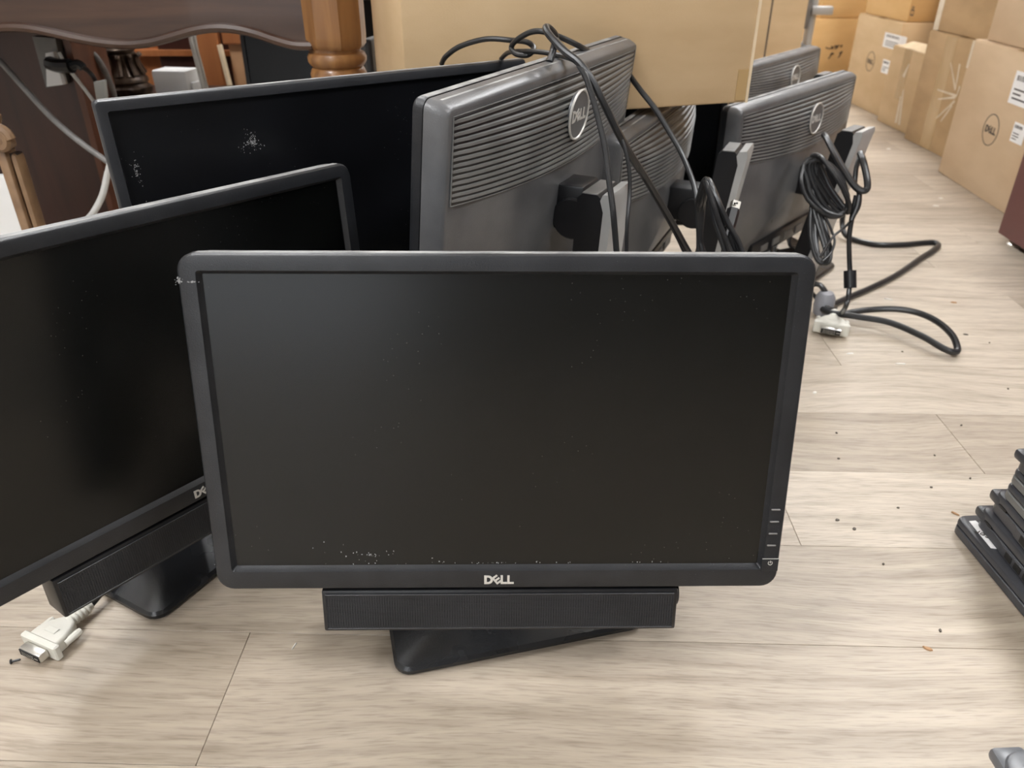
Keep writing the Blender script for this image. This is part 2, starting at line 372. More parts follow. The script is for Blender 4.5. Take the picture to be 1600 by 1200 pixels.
# ------------------------------------------------------------------ monitors
def bulge_y(x, z, hw, h, d, bl):
    zt = max(0.0, min(1.0, (h - z) / 0.045)); zb = max(0.0, min(1.0, z / 0.09))
    st = zt * zt * (3 - 2 * zt); sb = zb * zb * (3 - 2 * zb)
    return d + bl * (1 - min(1, (x / hw) ** 2)) * st * sb
def monitor(name, label, M, W=.513, h=.307, side=.018, top=.017, bot=.022, rad=.015, screen=scr, bezel=bez, bl=.026, sound=False, buttons=False, ribs=True, emblem=True, front_logo=True, logo_w=.027,
            stand=None, back=True, group='computer monitors on the floor', edge=.036, bt=.012, lip=.0032, dusty=True):
    """M: panel frame, local x right seen from the front, y to the back, z up, origin bottom centre of the front face.
       stand: dict(base=(x,y), yaw, w, d, pillar=(x,y), pyaw, ptop, hinge)"""
    bx, by = (stand['base'] if stand else (M.translation.x, M.translation.y))
    root = thing(name, label, 'monitor', T(bx, by, 0) @ RZ(stand['yaw'] if stand else 0), group)
    cz = h / 2
    sw, sh = W - 2 * side, h - top - bot
    scz = bot + sh / 2
    def lp(wd, ht, r, y, z0): return [(x, y, z) for x, z in rr(wd, ht, max(r, .0006), 6, 0, z0)]
    b = MB()
    b.loops([lp(W, h, rad, bt, cz), lp(W, h, rad, .003, cz), lp(W - .003, h - .003, rad - .001, .0006, cz), lp(W - .006, h - .006, rad - .002, 0, cz),
             lp(sw + 2 * lip, sh + 2 * lip, .003, 0.0003, scz), lp(sw + lip, sh + lip, .002, .0035, scz), lp(sw - .0005, sh - .0005, .0012, .006, scz), lp(sw - .0005, sh - .0005, .0012, bt, scz)], M=None)
    b.build('bezel', bezel, root, M)
    MB().box(-sw / 2, sw / 2, .0061, .009, bot, bot + sh).build('screen', screen, root, M)
    if front_logo:
        logo_mb(logo_w, .0008, T(0, 0, bot * .46)).build('logo', logom, root, M)
    if back:
        b = MB()
        L = [lp(W - .0012, h - .0012, rad - .0005, bt + .0007, cz), lp(W - .003, h - .003, rad - .001, bt + .012, cz), lp(W - .010, h - .010, rad - .002, edge - .003, cz), lp(W - .014, h - .014, rad - .005, edge - .0006, cz), lp(W - .016, h - .016, rad - .005, edge, cz)]
        base = rr(W - .016, h - .016, rad - .005, 6, 0, 0)
        hw = (W - .016) / 2
        for s_ in (.985, .96, .92, .86, .78, .68, .56, .42, .28, .14, .03):
            L.append([(x * s_, bulge_y(x * s_, cz + z * s_, hw, h - .008, edge, bl), cz + z * s_) for x, z in base])
        b.loops(L, False, True)
        sh_o = b.build('back_shell', shell, root, M)
        b = MB().loops([lp(W - .0016, h - .0016, rad, bt - .0004, cz), lp(W - .0016, h - .0016, rad, bt + .0011, cz)])
        b.build('parting_seam', blk, root, M)
        if ribs:
            n = 14
            sag = lambda z_, x_: z_ - .011 * (1 - (x_ / hw) ** 2) * min(1, (h - z_) / .09)
            g = []
            for j in range(25):
                x = -hw * .97 + 2 * hw * .97 * j / 24
                g.append([(x, bulge_y(x, sag(h - .0155 - q_ * (.0800 / 12), x), hw, h - .008, edge, bl) + .0004, sag(h - .0155 - q_ * (.0800 / 12), x)) for q_ in range(13)])
            MB().loops(g, closed=False).build('vent_shade', blk, sh_o, M)  # dark sheet puts the groove shade between the vent ribs
            rim = []
            for j in range(25):
                x = -hw * .975 + 2 * hw * .975 * j / 24
                z = sag(h - .0975, x)
                rim.append((x, bulge_y(x, z, hw, h - .008, edge, bl) + .0004, z))
            for j in range(25):
                x = hw * .975 - 2 * hw * .975 * j / 24
                z = sag(h - .0135, x)
                rim.append((x, bulge_y(x, z, hw, h - .008, edge, bl) + .0004, z))
            rim.append(rim[0])
            MB().tube(rim, .0007, 6, 1).build('vent_rim', ribm, sh_o, M)
            for k in range(n):
                z0_ = h - .0185 - k * .0057
                L = []
                m_ = 22
                for j in range(m_ + 1):
                    x = -hw * .975 + 2 * hw * .975 * j / m_
                    z = sag(z0_, x)
                    y = bulge_y(x, z, hw, h - .008, edge, bl)
                    e = min(1, (1 - abs(j / m_ * 2 - 1)) * 12 + .12)
                    L.append([(x, y - .001, z - .0021), (x, y + .0022 * e, z - .0014), (x, y + .0022 * e, z + .0014), (x, y - .001, z + .0021)])
                MB().loops(L, True, True).build('rib', ribm, sh_o, M)
        if emblem:
            ez = h - .008 - .045
            y = bulge_y(0, ez, hw, h - .008, edge, bl) + .0026
            Me = M @ T(0, y, ez) @ Matrix.Rotation(math.pi, 4, 'Z')
            R = .028
            d = MB().loops([[(R * math.cos(a), q, R * math.sin(a)) for a in [2 * math.pi * j / 32 for j in range(32)]] for q in (.003, -.0008)], True, True)
            eo = d.build('emblem', emb, root, Me)
            MB().tube([((R) * math.cos(2 * math.pi * j / 36), -.001, (R) * math.sin(2 * math.pi * j / 36)) for j in range(37)], .0015, 6, 1).build('emblem_ring', logom, eo, Me)
            logo_mb(.042, .0008, T(0, -.0008, 0)).build('emblem_lettering', logom, eo, Me)
        # connector recess and sockets low on the back
        y = edge + bl * .75
        co = MB().rbox(-.16, .16, edge - .004, edge + .012, .012, .046, .003, 2).build('connector_panel', blk, root, M)
        for q in range(5):
            MB().box(-.13 + q * .055, -.098 + q * .055, edge + .0118, edge + .0135, .02, .034).build('socket', greyp, co, M)
    if dusty:  # pale top strips: dust with the ceiling highlight put into the colour
        MB().rbox(-W / 2 + rad, W / 2 - rad, .0035, bt - .001, h - .0006, h + .0004, .0003, 1).build('dust_highlight', dustlitm, root, M)
        if back: MB().rbox(-W / 2 + rad + .004, W / 2 - rad - .004, bt + .003, bt + .0115, h - .0035, h - .0012, .0003, 1).build('dust_highlight', dustlitm, root, M)
    if buttons:
        for q, z in enumerate((.0795, .0675, .0555, .0435)):
            MB().rbox(W / 2 - .0135, W / 2 - .0055, -.0012, .002, z, z + .0014, .0004, 1).build('menu_button', greyp, root, M)
        pb = MB().rbox(W / 2 - .0165, W / 2 - .001, -.0006, .002, .0175, .0305, .0004, 1).build('power_button', bezel, root, M)
        MB().box(W / 2 - .0165, W / 2 - .001, -.0009, -.0005, .0303, .0310).build('button_line', silv, pb, M)
        MB().tube([(W / 2 - .0088 + .0019 * math.cos(a), -.0008, .0262 + .0019 * math.sin(a)) for a in [math.radians(125 + 290 * j / 14) for j in range(15)]], .0003, 5, 1).build('power_symbol', logom, pb, M)
        MB().box(W / 2 - .0091, W / 2 - .0085, -.0011, -.0006, .0262, .0285).build('power_symbol_bar', logom, pb, M)
    if sound:
        x0, x1, z0, z1 = -.163, .166, -.0455, -.0015
        b = MB()
        b.rbox(x0, x1, .001, .034, z0, z1, .0022, 2)
        sbo = b.build('sound_bar', blk, root, M)
        gx0, gx1, gz0, gz1 = x0 + .004, x1 - .004, z0 + .004, z1 - .004
        MB().box(gx0, gx1, .0004, .0012, gz0, gz1).build('grille_cloth', grl, sbo, M)
        g = MB()
        nz, nx = 23, 140
        for k in range(nz + 1):
            z = gz0 + (gz1 - gz0) * k / nz
            g.box(gx0, gx1, -.0006, .0004, z - .00042, z + .00042)
        for k in range(nx + 1):
            x = gx0 + (gx1 - gx0) * k / nx
            g.box(x - .0004, x + .0004, -.0006, .0004, gz0, gz1)
        go = g.build('grille_mesh', bezf, sbo, M); go['kind'] = 'stuff'
        f_ = MB()
        f_.tube([(gx0, -.0004, gz0), (gx1, -.0004, gz0), (gx1, -.0004, gz1), (gx0, -.0004, gz1), (gx0, -.0004, gz0)], .0007, 6, 1)
        f_.build('grille_rim', bezf, sbo, M)
        MB().lathe([(.012, 0), (.013, .001), (.013, .003), (.011, .004)], 20, T(x1 - .001, .018, -.014) @ Matrix.Rotation(math.pi / 2, 4, 'Y')).build('volume_knob', blk, sbo, M)
        MB().rbox(-.03, .03, .012, .03, -.003, .02, .002, 1).build('mounting_clip', blk, sbo, M)
    if stand:
        Mb = T(bx, by, 0) @ RZ(stand['yaw'])
        bw, bd = stand.get('w', .265), stand.get('d', .18)
        def hl(wd, ht, r, z): return [(x, y, z) for x, y in rr(wd, ht, r, 5)]
        b = MB().loops([hl(bw - .006, bd - .006, .014, .0), hl(bw, bd, .017, .003), hl(bw, bd, .017, .007), hl(bw - .006, bd - .006, .014, .0105), hl(bw - .03, bd - .03, .01, .0125), hl(bw - .11, bd - .10, .008, .0165)], True, True)
        bo = b.build('base', basem, root, Mb)
        px, py = stand['pillar']; pyaw = stand['pyaw']; pt = stand['ptop']
        Mp = T(px, py, 0) @ RZ(pyaw)          # local x = panel right, y = toward the back of the monitor
        pw, pd = .032, .034
        lean = stand.get('lean', 0.0)
        prof = [(-pd / 2, .014), (pd / 2 - .004, .014), (pd / 2 + .001, pt - .016), (pd / 2 - .003, pt - .005), (pd / 2 - .009, pt), (-pd / 2 + .006, pt), (-pd / 2, pt - .006)]
        Ms = Mp @ Matrix.Rotation(math.pi / 2, 4, 'Z')
        def pf(P, hx): return MB().loops([[(hx_, p[0] + (p[1] - pt) * lean, p[1]) for p in P] for hx_ in (-hx, -hx + .003, hx - .003, hx)], True, True)
        po = pf(prof, pw).build('pillar', blk, root, Mp)
        cov = [(pd / 2 - .003, .012), (pd / 2 + .006, .012), (pd / 2 + .008, pt * .6), (pd / 2 + .012, pt - .004), (pd / 2 + .009, pt + .0025), (pd / 2 - .002, pt + .001), (pd / 2 - .0045, pt - .006), (pd / 2 + .0005, pt - .02)]
        pf(cov, pw + .001).build('pillar_cover', silv, po, Mp)
        MB().rbox(-pw + .001, pw - .001, -pd / 2 + .005, pd / 2 - .009, pt - .002, pt + .0012, .0008, 1).build('pillar_cap', greyp, po, Mp)
        # hinge between panel and pillar
        hz = stand.get('hinge', .155)
        a_ = M @ Vector((0, edge + bl * .6, hz)); 
        c_ = Vector((px, py, 0)); c_.z = a_.z
        dvec = (c_ - a_); L_ = dvec.length; dvec.normalize()
        Mh = basis(a_, Vector((0, 0, 1)).cross(dvec) * -1, dvec, Vector((0, 0, 1)))
        ho = MB().rbox(-.026, .026, -.005, max(.01, L_ - .012), -.028, .028, .003, 2).build('hinge', blk, root, Mh)
        ring = MB().lathe([(.037, -.008), (.038, -.001), (.036, .001), (.030, .0015)], 32, Matrix.Rotation(-math.pi / 2, 4, 'X'))
        ring.build('mount_disc', shell, ho, M @ T(0, edge + bl * .9, hz))
        MB().lathe([(.024, -.031), (.026, -.029), (.026, .029), (.024, .031)], 24, T(0, max(.014, L_ * .55), -.012) @ Matrix.Rotation(math.pi / 2, 4, 'Y')).build('pivot', blk, ho, Mh)
    return root
def panel(c, yaw, tilt, roll=0.0):
    """front-facing panel: bottom-centre point, yaw of its right direction, tilt back"""
    a = Vector((math.cos(yaw), math.sin(yaw), 0)); n = Vector((math.sin(yaw), -math.cos(yaw), 0)); z = Vector((0, 0, 1))
    b = z * math.cos(tilt) - n * math.sin(tilt); n2 = n * math.cos(tilt) + z * math.sin(tilt)
    a2 = a * math.cos(roll) + b * math.sin(roll); b2 = b * math.cos(roll) - a * math.sin(roll)
    return basis(Vector(c), a2, -n2, b2)
def panel_back(c, yaw, tilt, h, edge=.036):
    """panel seen from behind: c = top centre of its back face, yaw of image-right, tilt>0 top away from the viewer"""
    a = Vector((math.cos(yaw), math.sin(yaw), 0)); n = Vector((math.sin(yaw), -math.cos(yaw), 0)); z = Vector((0, 0, 1))
    b = z * math.cos(tilt) - n * math.sin(tilt); n2 = n * math.cos(tilt) + z * math.sin(tilt)
    return basis(Vector(c) - n2 * edge - b * (h - .003), -a, n2, b)
rad = math.radians
G1 = 'computer monitors standing on the floor'
MA = panel((-.027, .522, .118), rad(2.8), rad(11.8), rad(-.6))
monitor('monitor', 'black monitor in the middle foreground, facing the camera, with a sound bar', MA, sound=True, buttons=True, ribs=True,
        stand=dict(base=(-.026, .637), yaw=rad(15.7), pillar=(-.026, .640), pyaw=rad(2.8), ptop=.30, hinge=.15), group=G1)
MB_ = panel((-.343, .646, .119), rad(54.8), rad(4.7), rad(-2.1))
monitor('monitor', 'black monitor with sound bar at the left edge, partly cut off', MB_, sound=True, buttons=True,
        stand=dict(base=(-.414, .735), yaw=rad(62.7), pillar=(-.44, .714), pyaw=rad(54.8), ptop=.30, hinge=.15), group=G1)
zc = .491; A_ = Vector((-.45, .814, zc)); B_ = Vector((-.013, 1.135, zc)); yc_ = math.atan2(B_.y - A_.y, B_.x - A_.x); wc = (B_ - A_).length
mid = (A_ + B_) / 2; hc = .325; tc_ = rad(3)
nC = Vector((math.sin(yc_), -math.cos(yc_), 0)); bC = Vector((0, 0, 1)) * math.cos(tc_) - nC * math.sin(tc_)
MC = panel(mid - bC * hc, yc_, tc_)
monitor('monitor', 'large thin-bezel monitor with a scuffed black screen under the carved desk leg', MC, W=wc, h=hc, side=.0125, top=.0125, bot=.02, rad=.006, screen=scr2, bezel=bezf, ribs=False, emblem=False, lip=.001,
        stand=dict(base=(mid.x - .085, mid.y + .13), yaw=yc_, pillar=(mid.x - .07, mid.y + .105), pyaw=yc_, ptop=.40, hinge=.16, w=.24, d=.19), group=G1, front_logo=False)
def stand_for(M, yaw, ptop, dist=.115, edge=.036, **k):
    n = Vector((math.sin(yaw), -math.cos(yaw), 0)); c = M @ Vector((0, edge, .16)); p = c + n * (dist - edge + 0.0)
    q = p - n * (.012 + k.get('lean', 0) * ptop + k.pop('back', 0))
    return dict(base=(q.x, q.y), yaw=yaw + math.pi, pillar=(p.x, p.y), pyaw=yaw + math.pi, ptop=ptop, **k)
yD = rad(65.5); MD = panel_back((.034, .964, .505), yD, rad(-5.85), .325)
monitor('monitor', 'grey-backed monitor turned away behind the front one, cables draped over its top', MD, W=.546, h=.325, side=.019, bl=.021, rad=.011, stand=stand_for(MD, yD, .370, .104, hinge=.165, lean=.05), group=G1)
yE = rad(68); PE = atz(975, 206, .401); cE = PE + Vector((math.cos(yE), math.sin(yE), 0)) * .245
ME = panel_back((cE.x, cE.y, .390), yE, rad(-3), .30)
monitor('monitor', 'monitor turned away, wedged under the big cardboard box, without an emblem', ME, W=.506, h=.30, emblem=False, bl=.032, rad=.012, stand=stand_for(ME, yE, .338, .158, hinge=.15, lean=.10), group=G1)
yF = rad(50.5); MF = panel_back((.522, 1.596, .377), yF, rad(0), .318)
monitor('monitor', 'monitor turned away with coiled cables at its silver stand, right of the group', MF, W=.546, h=.318, rad=.012, stand=stand_for(MF, yF, .318, .14, hinge=.15, lean=.16, back=.03, w=.24, d=.16), group=G1)
yG = rad(52.8); MG = panel_back((.664, 2.233, .355), yG, rad(2.4), .30)
monitor('monitor', 'dusty monitor turned away, farthest back right beside the tall cartons', MG, W=.516, h=.30, rad=.012, stand=stand_for(MG, yG, .322, .137, hinge=.12), group=G1)
# dark screen below the big box
pH = at(1160, 165, 1.42)
MH = panel((.125, 1.62, .095), rad(0), rad(0))
monitor('monitor', 'monitor with a dark blank screen in the shade under the big box', MH, W=.513, h=.30, screen=scr2, side=.012, top=.012, bot=.016, ribs=False, emblem=False, front_logo=False, lip=.001, rad=.005,
        stand=dict(base=(.125, 1.72), yaw=rad(0), pillar=(.125, 1.73), pyaw=rad(0), ptop=.30, hinge=.15, w=.22, d=.17), group=G1)
# scuffs on the screens and bezel (wear with its own outline)
def patch(M, cx, cz, rx, rz, n, parent, y=.0058, seed=1):
    R = random.Random(seed); b = MB()
    for k in range(n):
        a = R.random() * 6.28; q = abs(R.gauss(0, .55)) * (1 + .5 * math.sin(3 * a + seed))
        x, z = cx + rx * q * math.cos(a), cz + rz * q * math.sin(a); s_ = R.uniform(.0002, .0009)
        P = [(x + s_ * R.uniform(.3, 1) * math.cos(t), z + s_ * R.uniform(.3, 1.3) * math.sin(t)) for t in (0, 1.2, 2.4, 3.7, 5)]
        b.prism(P, y, y + .0002)
    b.build('scuff_mark', scuff, parent, M)
mons = [o for o in bpy.data.objects if o.name.startswith('monitor') and o.parent is None]
patch(MC, -wc / 2 + .155, hc - .062, .012, .010, 120, mons[2], seed=3)
patch(MC, -wc / 2 + .026, hc - .075, .005, .016, 60, mons[2], seed=5)
patch(MA, -.2545, .285, .003, .004, 26, mons[0], y=-.0002, seed=4)
patch(MA, -.245, .2842, .005, .0015, 18, mons[0], y=-.0002, seed=6)
patch(MA, -.12, .033, .05, .008, 34, mons[0], y=.0058, seed=8)
patch(MA, .0, .024, .22, .0018, 40, mons[0], y=.0058, seed=9)
# ------------------------------------------------------------------ cardboard boxes
def carton(name, label, M, sx, sy, sz, mat, group, seam=None, tapes=(), marks=(), lids=True):
    """local box: x 0..sx, y 0..sy, z 0..sz"""
    t = thing(name, label, 'box', M, group)
    b = MB().rbox(0, sx, 0, sy, 0, sz, .004, 2)
    b.build('carton_body', mat, t, M)
    if lids:
        MB().rbox(.003, sx - .003, .003, sy / 2 - .001, sz - .002, sz + .0025, .001, 1).build('flap', mat, t, M)
        MB().rbox(.003, sx - .003, sy / 2 + .001, sy - .003, sz - .002, sz + .0025, .001, 1).build('flap', mat, t, M)
        MB().box(sx * .0, sx, sy / 2 - .025, sy / 2 + .025, sz + .0026, sz + .0031).build('tape_strip', tape, t, M)
    return t
def on_face(M, face, sx, sy):
    # matrix whose local x runs along the face, z up, y into the face
    if face == 'front': return M
    if face == 'left': return M @ T(0, sy, 0) @ RZ(-math.pi / 2)       # x along -y, seen from -x
    if face == 'right': return M @ T(sx, 0, 0) @ RZ(math.pi / 2)
def ring_mark(t, Mf, u, z, R, lw):
    a = MB().loops([[((R + d) * math.cos(q) + u, y, (R + d) * math.sin(q) + z) for q in [2 * math.pi * j / 40 for j in range(40)]] for d, y in ((-lw, -.0002), (-lw, -.0008), (lw, -.0008), (lw, -.0002))])
    r = a.build('printed_ring', ink, t, Mf)
    logo_mb(R * 1.45, .0006, T(u, -.0002, z)).build('printed_lettering', ink, r, Mf)
def sticker(t, Mf, u0, u1, z0, z1, seed=0):
    s_ = MB().box(u0, u1, -.0012, .0005, z0, z1).build('label_sticker', paper, t, Mf)
    R = random.Random(seed); b = MB(); w_ = u1 - u0; h_ = z1 - z0
    x = u0 + w_ * .1
    while x < u1 - w_ * .3:
        q = R.uniform(.004, .014) * w_ * 3; b.box(x, x + q, -.0016, -.0012, z1 - h_ * .28, z1 - h_ * .12); x += q * 2
    for k in range(3): b.box(u0 + w_ * .1, u0 + w_ * R.uniform(.4, .85), -.0016, -.0012, z0 + h_ * (.15 + .14 * k), z0 + h_ * (.2 + .14 * k))
    b.build('label_print', ink, s_, Mf)
# the big box in the middle
zb = .4045
Rb = atz(1166, 160, zb); yb = rad(18.7); Lb = .545
Mbox = T(Rb.x, Rb.y, zb) @ RZ(yb) @ T(-Lb, 0, 0)
bb = carton('cardboard_box', 'big plain tan cardboard box resting across the tops of the monitors', Mbox, Lb, .28, .305, cards[0], 'cardboard boxes')
MB().box(Lb - .0035, Lb + .0012, -.0016, .003, .0, .305).build('worn_edge', edgec, bb, Mbox)
MB().box(Lb - .022, Lb - .004, -.0009, .001, .004, .05).build('tape_strip', tape, bb, Mbox)
# a dark low cabinet out of sight carries its rear half
cbn = thing('low_cabinet', 'dark low cabinet in the shade holding up the big box', 'cabinet', T(-.02, 1.35, 0))
MB().rbox(-.12, .07, 1.275, 1.42, .0, zb - .02, .004, 2).build('cabinet_body', darkw, cbn)
MB().rbox(-.125, .075, 1.27, 1.425, zb - .019, zb - .0005, .004, 2).build('cabinet_top', darkw, cbn)
# right-hand row
GB = 'cardboard boxes lining the aisle'
def row_box(label, xl, y0, y1, z0, z1, depth, mat, yaw=0.0, **k):
    M = T(xl, y0, z0) @ RZ(yaw)
    return carton('cardboard_box', label, M, depth, y1 - y0, z1 - z0, mat, GB, **k), M
b1, M1 = row_box('pale tan cardboard box with printed ring logo beside the maroon cabinet', 1.228, 1.90, 2.44, 0, .374, .34, cards[3], rad(-1.6))
Mf = on_face(M1, 'left', .34, .54)
p1 = Mf.inverted() @ at(1548, 203, 2.18)
def face_uv(Mf, px, py):
    Mi = Mf.inverted(); o = Mi @ Vector((0, 0, H)); d = Mi.to_3x3() @ ray(px, py); t_ = -o.y / d.y; q = o + d * t_
    return q.x, q.z
def sticker_px(t, Mf, pa, pb, seed):
    a, b = face_uv(Mf, *pa), face_uv(Mf, *pb)
    sticker(t, Mf, min(a[0], b[0]), max(a[0], b[0]), min(a[1], b[1]), max(a[1], b[1]), seed)
u, z = face_uv(Mf, 1548, 203); ring_mark(b1, Mf, u, z, .040, .0012)
sticker_px(b1, Mf, (1590, 110), (1615, 175), 1); sticker_px(b1, Mf, (1587, 190), (1596, 228), 2)
MB().box(0.0, .012, -.001, .001, .30, .372).build('tape_residue', tapew, b1, Mf)
b1b, M1b = row_box('pale cardboard box stacked on the ring-logo box at the right edge', 1.245, 1.86, 2.405, .378, .76, .36, cards[3], rad(-1.6))
b2, M2 = row_box('brown taped cardboard box between the ring-logo box and the low torn box', 1.338, 2.475, 2.89, 0, .3525, .36, cards[1], rad(2.5))
Mf2 = on_face(M2, 'left', .36, .415)
MB().box(.12, .19, -.0008, .001, .002, .35).build('tape_strip', tape, b2, Mf2)
def smears(t, Mf, segs, wd=.004):
    b = MB()
    for (a, c) in segs:
        P, Q = face_uv(Mf, *a), face_uv(Mf, *c)
        d = Vector((Q[0] - P[0], Q[1] - P[1])); n = Vector((-d.y, d.x)).normalized() * wd * .5
        b.prism([(P[0] - n.x * .3, P[1] - n.y * .3), (Q[0] - n.x, Q[1] - n.y), (Q[0] + n.x, Q[1] + n.y), (P[0] + n.x * .3, P[1] + n.y * .3)], -.0012, -.0004)
    b.build('tape_residue', tapew, t, Mf)
smears(b2, Mf2, [((1486, 98), (1493, 140)), ((1493, 140), (1500, 100)), ((1465, 140), (1495, 150)), ((1466, 155), (1493, 152)), ((1463, 185), (1492, 158)), ((1470, 190), (1488, 165)), ((1495, 150), (1500, 135))], .008)
b2b, M2b = row_box('brown cardboard box stacked on the brown taped box', 1.345, 2.48, 2.885, .3565, .72, .36, cards[1], rad(2.5))
Mf2b = on_face(M2b, 'left', .36, .405)
MB().box(-.002, .03, -.0009, .001, .0, .34).build('tape_residue', tapew, b2b, Mf2b)
b3, M3 = row_box('low tan cardboard box with torn tape, shortest in the aisle row', 1.352, 2.915, 3.195, 0, .272, .10, cards[0], rad(3))
Mf3 = on_face(M3, 'left', .10, .28)
MB().box(.10, .155, -.0008, .001, .10, .27).build('tape_strip', tape, b3, Mf3)
smears(b3, Mf3, [((1412, 140), (1405, 195)), ((1408, 150), (1400, 192)), ((1421, 100), (1412, 120))], .016)
b3f = MB().add([(.0, .02, .274), (.0, .24, .274), (.04, .22, .292), (.04, .03, .296), (.0, .02, .272), (.0, .24, .272), (.04, .22, .290), (.04, .03, .294)], [(0, 1, 2, 3), (7, 6, 5, 4), (0, 3, 7, 4), (1, 5, 6, 2), (0, 4, 5, 1), (2, 6, 7, 3)]).build('torn_flap', edgec, b3, M3)
b3c, M3c = row_box('tan cardboard box standing tall behind the low torn box', 1.49, 2.93, 3.20, 0, .66, .36, cards[2], rad(2))
b4, M4 = row_box('tan cardboard box with ring logo and white shipping labels, farther down the aisle', 1.372, 3.235, 3.64, 0, .342, .36, cards[0], rad(3))
Mf4 = on_face(M4, 'left', .36, .405)
u, z = face_uv(Mf4, 1360, 96); ring_mark(b4, Mf4, u, z, .036, .0012)
sticker_px(b4, Mf4, (1384, 50), (1412, 82), 3); sticker_px(b4, Mf4, (1381, 92), (1389, 117), 4)
b4b, M4b = row_box('tan cardboard box stacked on the farther ring-logo box', 1.385, 3.24, 3.62, .346, .70, .36, cards[2], rad(3))
Mf4b = on_face(M4b, 'left', .36, .38)
u, z = face_uv(Mf4b, 1426, 18)
hm = MB()
for (x0, x1, z0, z1) in ((-.012, .012, -.014, -.010), (-.012, -.009, -.014, .006), (.009, .012, -.014, .006), (-.012, .012, .003, .006), (-.006, -.003, .006, .016), (.003, .006, .006, .016), (-.006, .006, .014, .017)):
    hm.box(u + x0, u + x1, -.001, -.0002, z + z0, z + z1)
hm.build('printed_symbol', ink, b4b, Mf4b)
x5, x5r, z5 = at(1274, 30, 3.85).x, at(1336, 30, 3.85).x, at(1300, 30, 3.85).z
b5 = carton('cardboard_box', 'orange-tan cardboard box with black handwriting at the end of the aisle', T(x5, 3.85, 0), x5r - x5 + .07, .4, z5, cards[2], GB)
M5 = T(x5, 3.85, 0)
hw_ = MB()
for stroke in ([(1290, 74), (1296, 76), (1302, 73)], [(1299, 72), (1301, 77)], [(1303, 74), (1306, 71), (1307, 75), (1304, 76)], [(1308, 75), (1309, 71), (1312, 71)], [(1313, 73), (1316, 70), (1314, 74)], [(1311, 84), (1316, 80), (1312, 87), (1309, 90)], [(1297, 86), (1301, 82), (1294, 92)], [(1300, 84), (1303, 84)]):
    hw_.tube([(face_uv(M5, *p)[0], -.0008, face_uv(M5, *p)[1]) for p in stroke], .0022, 5, 3)
hw_.build('handwriting', ink, b5, M5)
carton('cardboard_box', 'orange-tan cardboard box stacked on the handwritten box', T(x5 + .02, 3.86, z5 + .004), x5r - x5 + .06, .38, .4, cards[2], GB)
x6, x6r = .60, at(1259, 30, 2.80).x
b6 = carton('cardboard_box', 'tall tan carton standing right behind the big box', T(x6, 2.80, 0), x6r - x6, .34, .78, cards[0], GB)
us = at(1200, 50, 2.80).x - x6
MB().box(us - .0025, us + .0025, -.0009, .002, .0, .78).build('flap_seam', ink, b6, T(x6, 2.80, 0))
# ------------------------------------------------------------------ maroon cabinet at the right edge
mc = thing('maroon_cabinet', 'maroon laminate cabinet cut off by the right edge, on metal glides', 'cabinet', T(1.108, 1.22, 0))
Mm = T(1.108, 1.22, 0)
MB().rbox(0, .45, 0, .60, .018, .74, .002, 1).build('cabinet_body', maroon, mc, Mm)
for (gx, gy) in ((.03, .565), (.03, .03), (.42, .565), (.42, .03)):
    MB().lathe([(.018, .0), (.020, .003), (.016, .008), (.006, .010), (.006, .020)], 18, T(gx, gy, 0)).build('glide_foot', metal, mc, Mm)
MB().box(.448, .452, .02, .58, .05, .72).build('door', maroon, mc, Mm)
# ------------------------------------------------------------------ laptops
def laptop(label, corner, ang, th, mat=lapm, lower=None, ports=0, hinge=False, group='laptops in the stack at the right edge', sx=.35, sy=.245, rad_=.012):
    """corner: far-left top corner (world); local x to the right along the far edge, y toward the camera negative"""
    M = T(corner.x, corner.y, corner.z - th) @ RZ(ang)
    t = thing('laptop', label, 'laptop', M, group)
    def lp(ins, z): return [(sx / 2 + x, -sy / 2 + y, z) for x, y in rr(sx - 2 * ins, sy - 2 * ins, max(.002, rad_ - ins), 5)]
    k = th * .56
    MB().loops([lp(.003, 0), lp(.0, .003), lp(0, k - .001), lp(.001, k)], True, True).build('body', lower or mat, t, M)
    MB().loops([lp(.002, k + .0012), lp(.0, k + .003), lp(0, th - .003), lp(.0015, th - .0008), lp(.004, th)], True, True).build('lid', mat, t, M)
    MB().loops([lp(.004, k - .0005), lp(.004, k + .002)], True, True).build('lid_gap', void, t, M)
    if hinge:
        MB().rbox(-.001, .028, -.016, .006, k - .004, th - .003, .004, 2).build('hinge', mat, t, M)
        MB().box(-.0008, .002, -.03, -.018, k + .001, k + .0035).build('hinge_slot', void, t, M)
    if ports:
        pt = MB().rbox(-.0010, .002, -.165, -.052, .002, k - .001, .0006, 1).build('vent_panel', mat, t, M)
        for q in range(ports):
            y = -.07 - q * .017
            MB().box(-.0016, .0015, y - .006, y + .006, .0045, k - .003).build('vent_slot', void, pt, M)
    return t, M
ga = rad(4.5)
ths = [.023, .027, .028, .021, .021, .026]
corn = [(1484, 827), (1521, 817), (1543, 793), (1562, 772), (1572, 750), (1582, 730)]
labs = ['wide black laptop at the bottom of the stack with a pale sticker on its lid', 'black laptop second from the floor in the stack with square side vents', 'black laptop third from the floor in the stack with a hinge knob',
        'laptop fourth from the floor in the stack with grey lower half', 'laptop fifth from the floor in the stack, grey lower half', 'black laptop topmost in view in the stack']
z = 0.0
laps = []
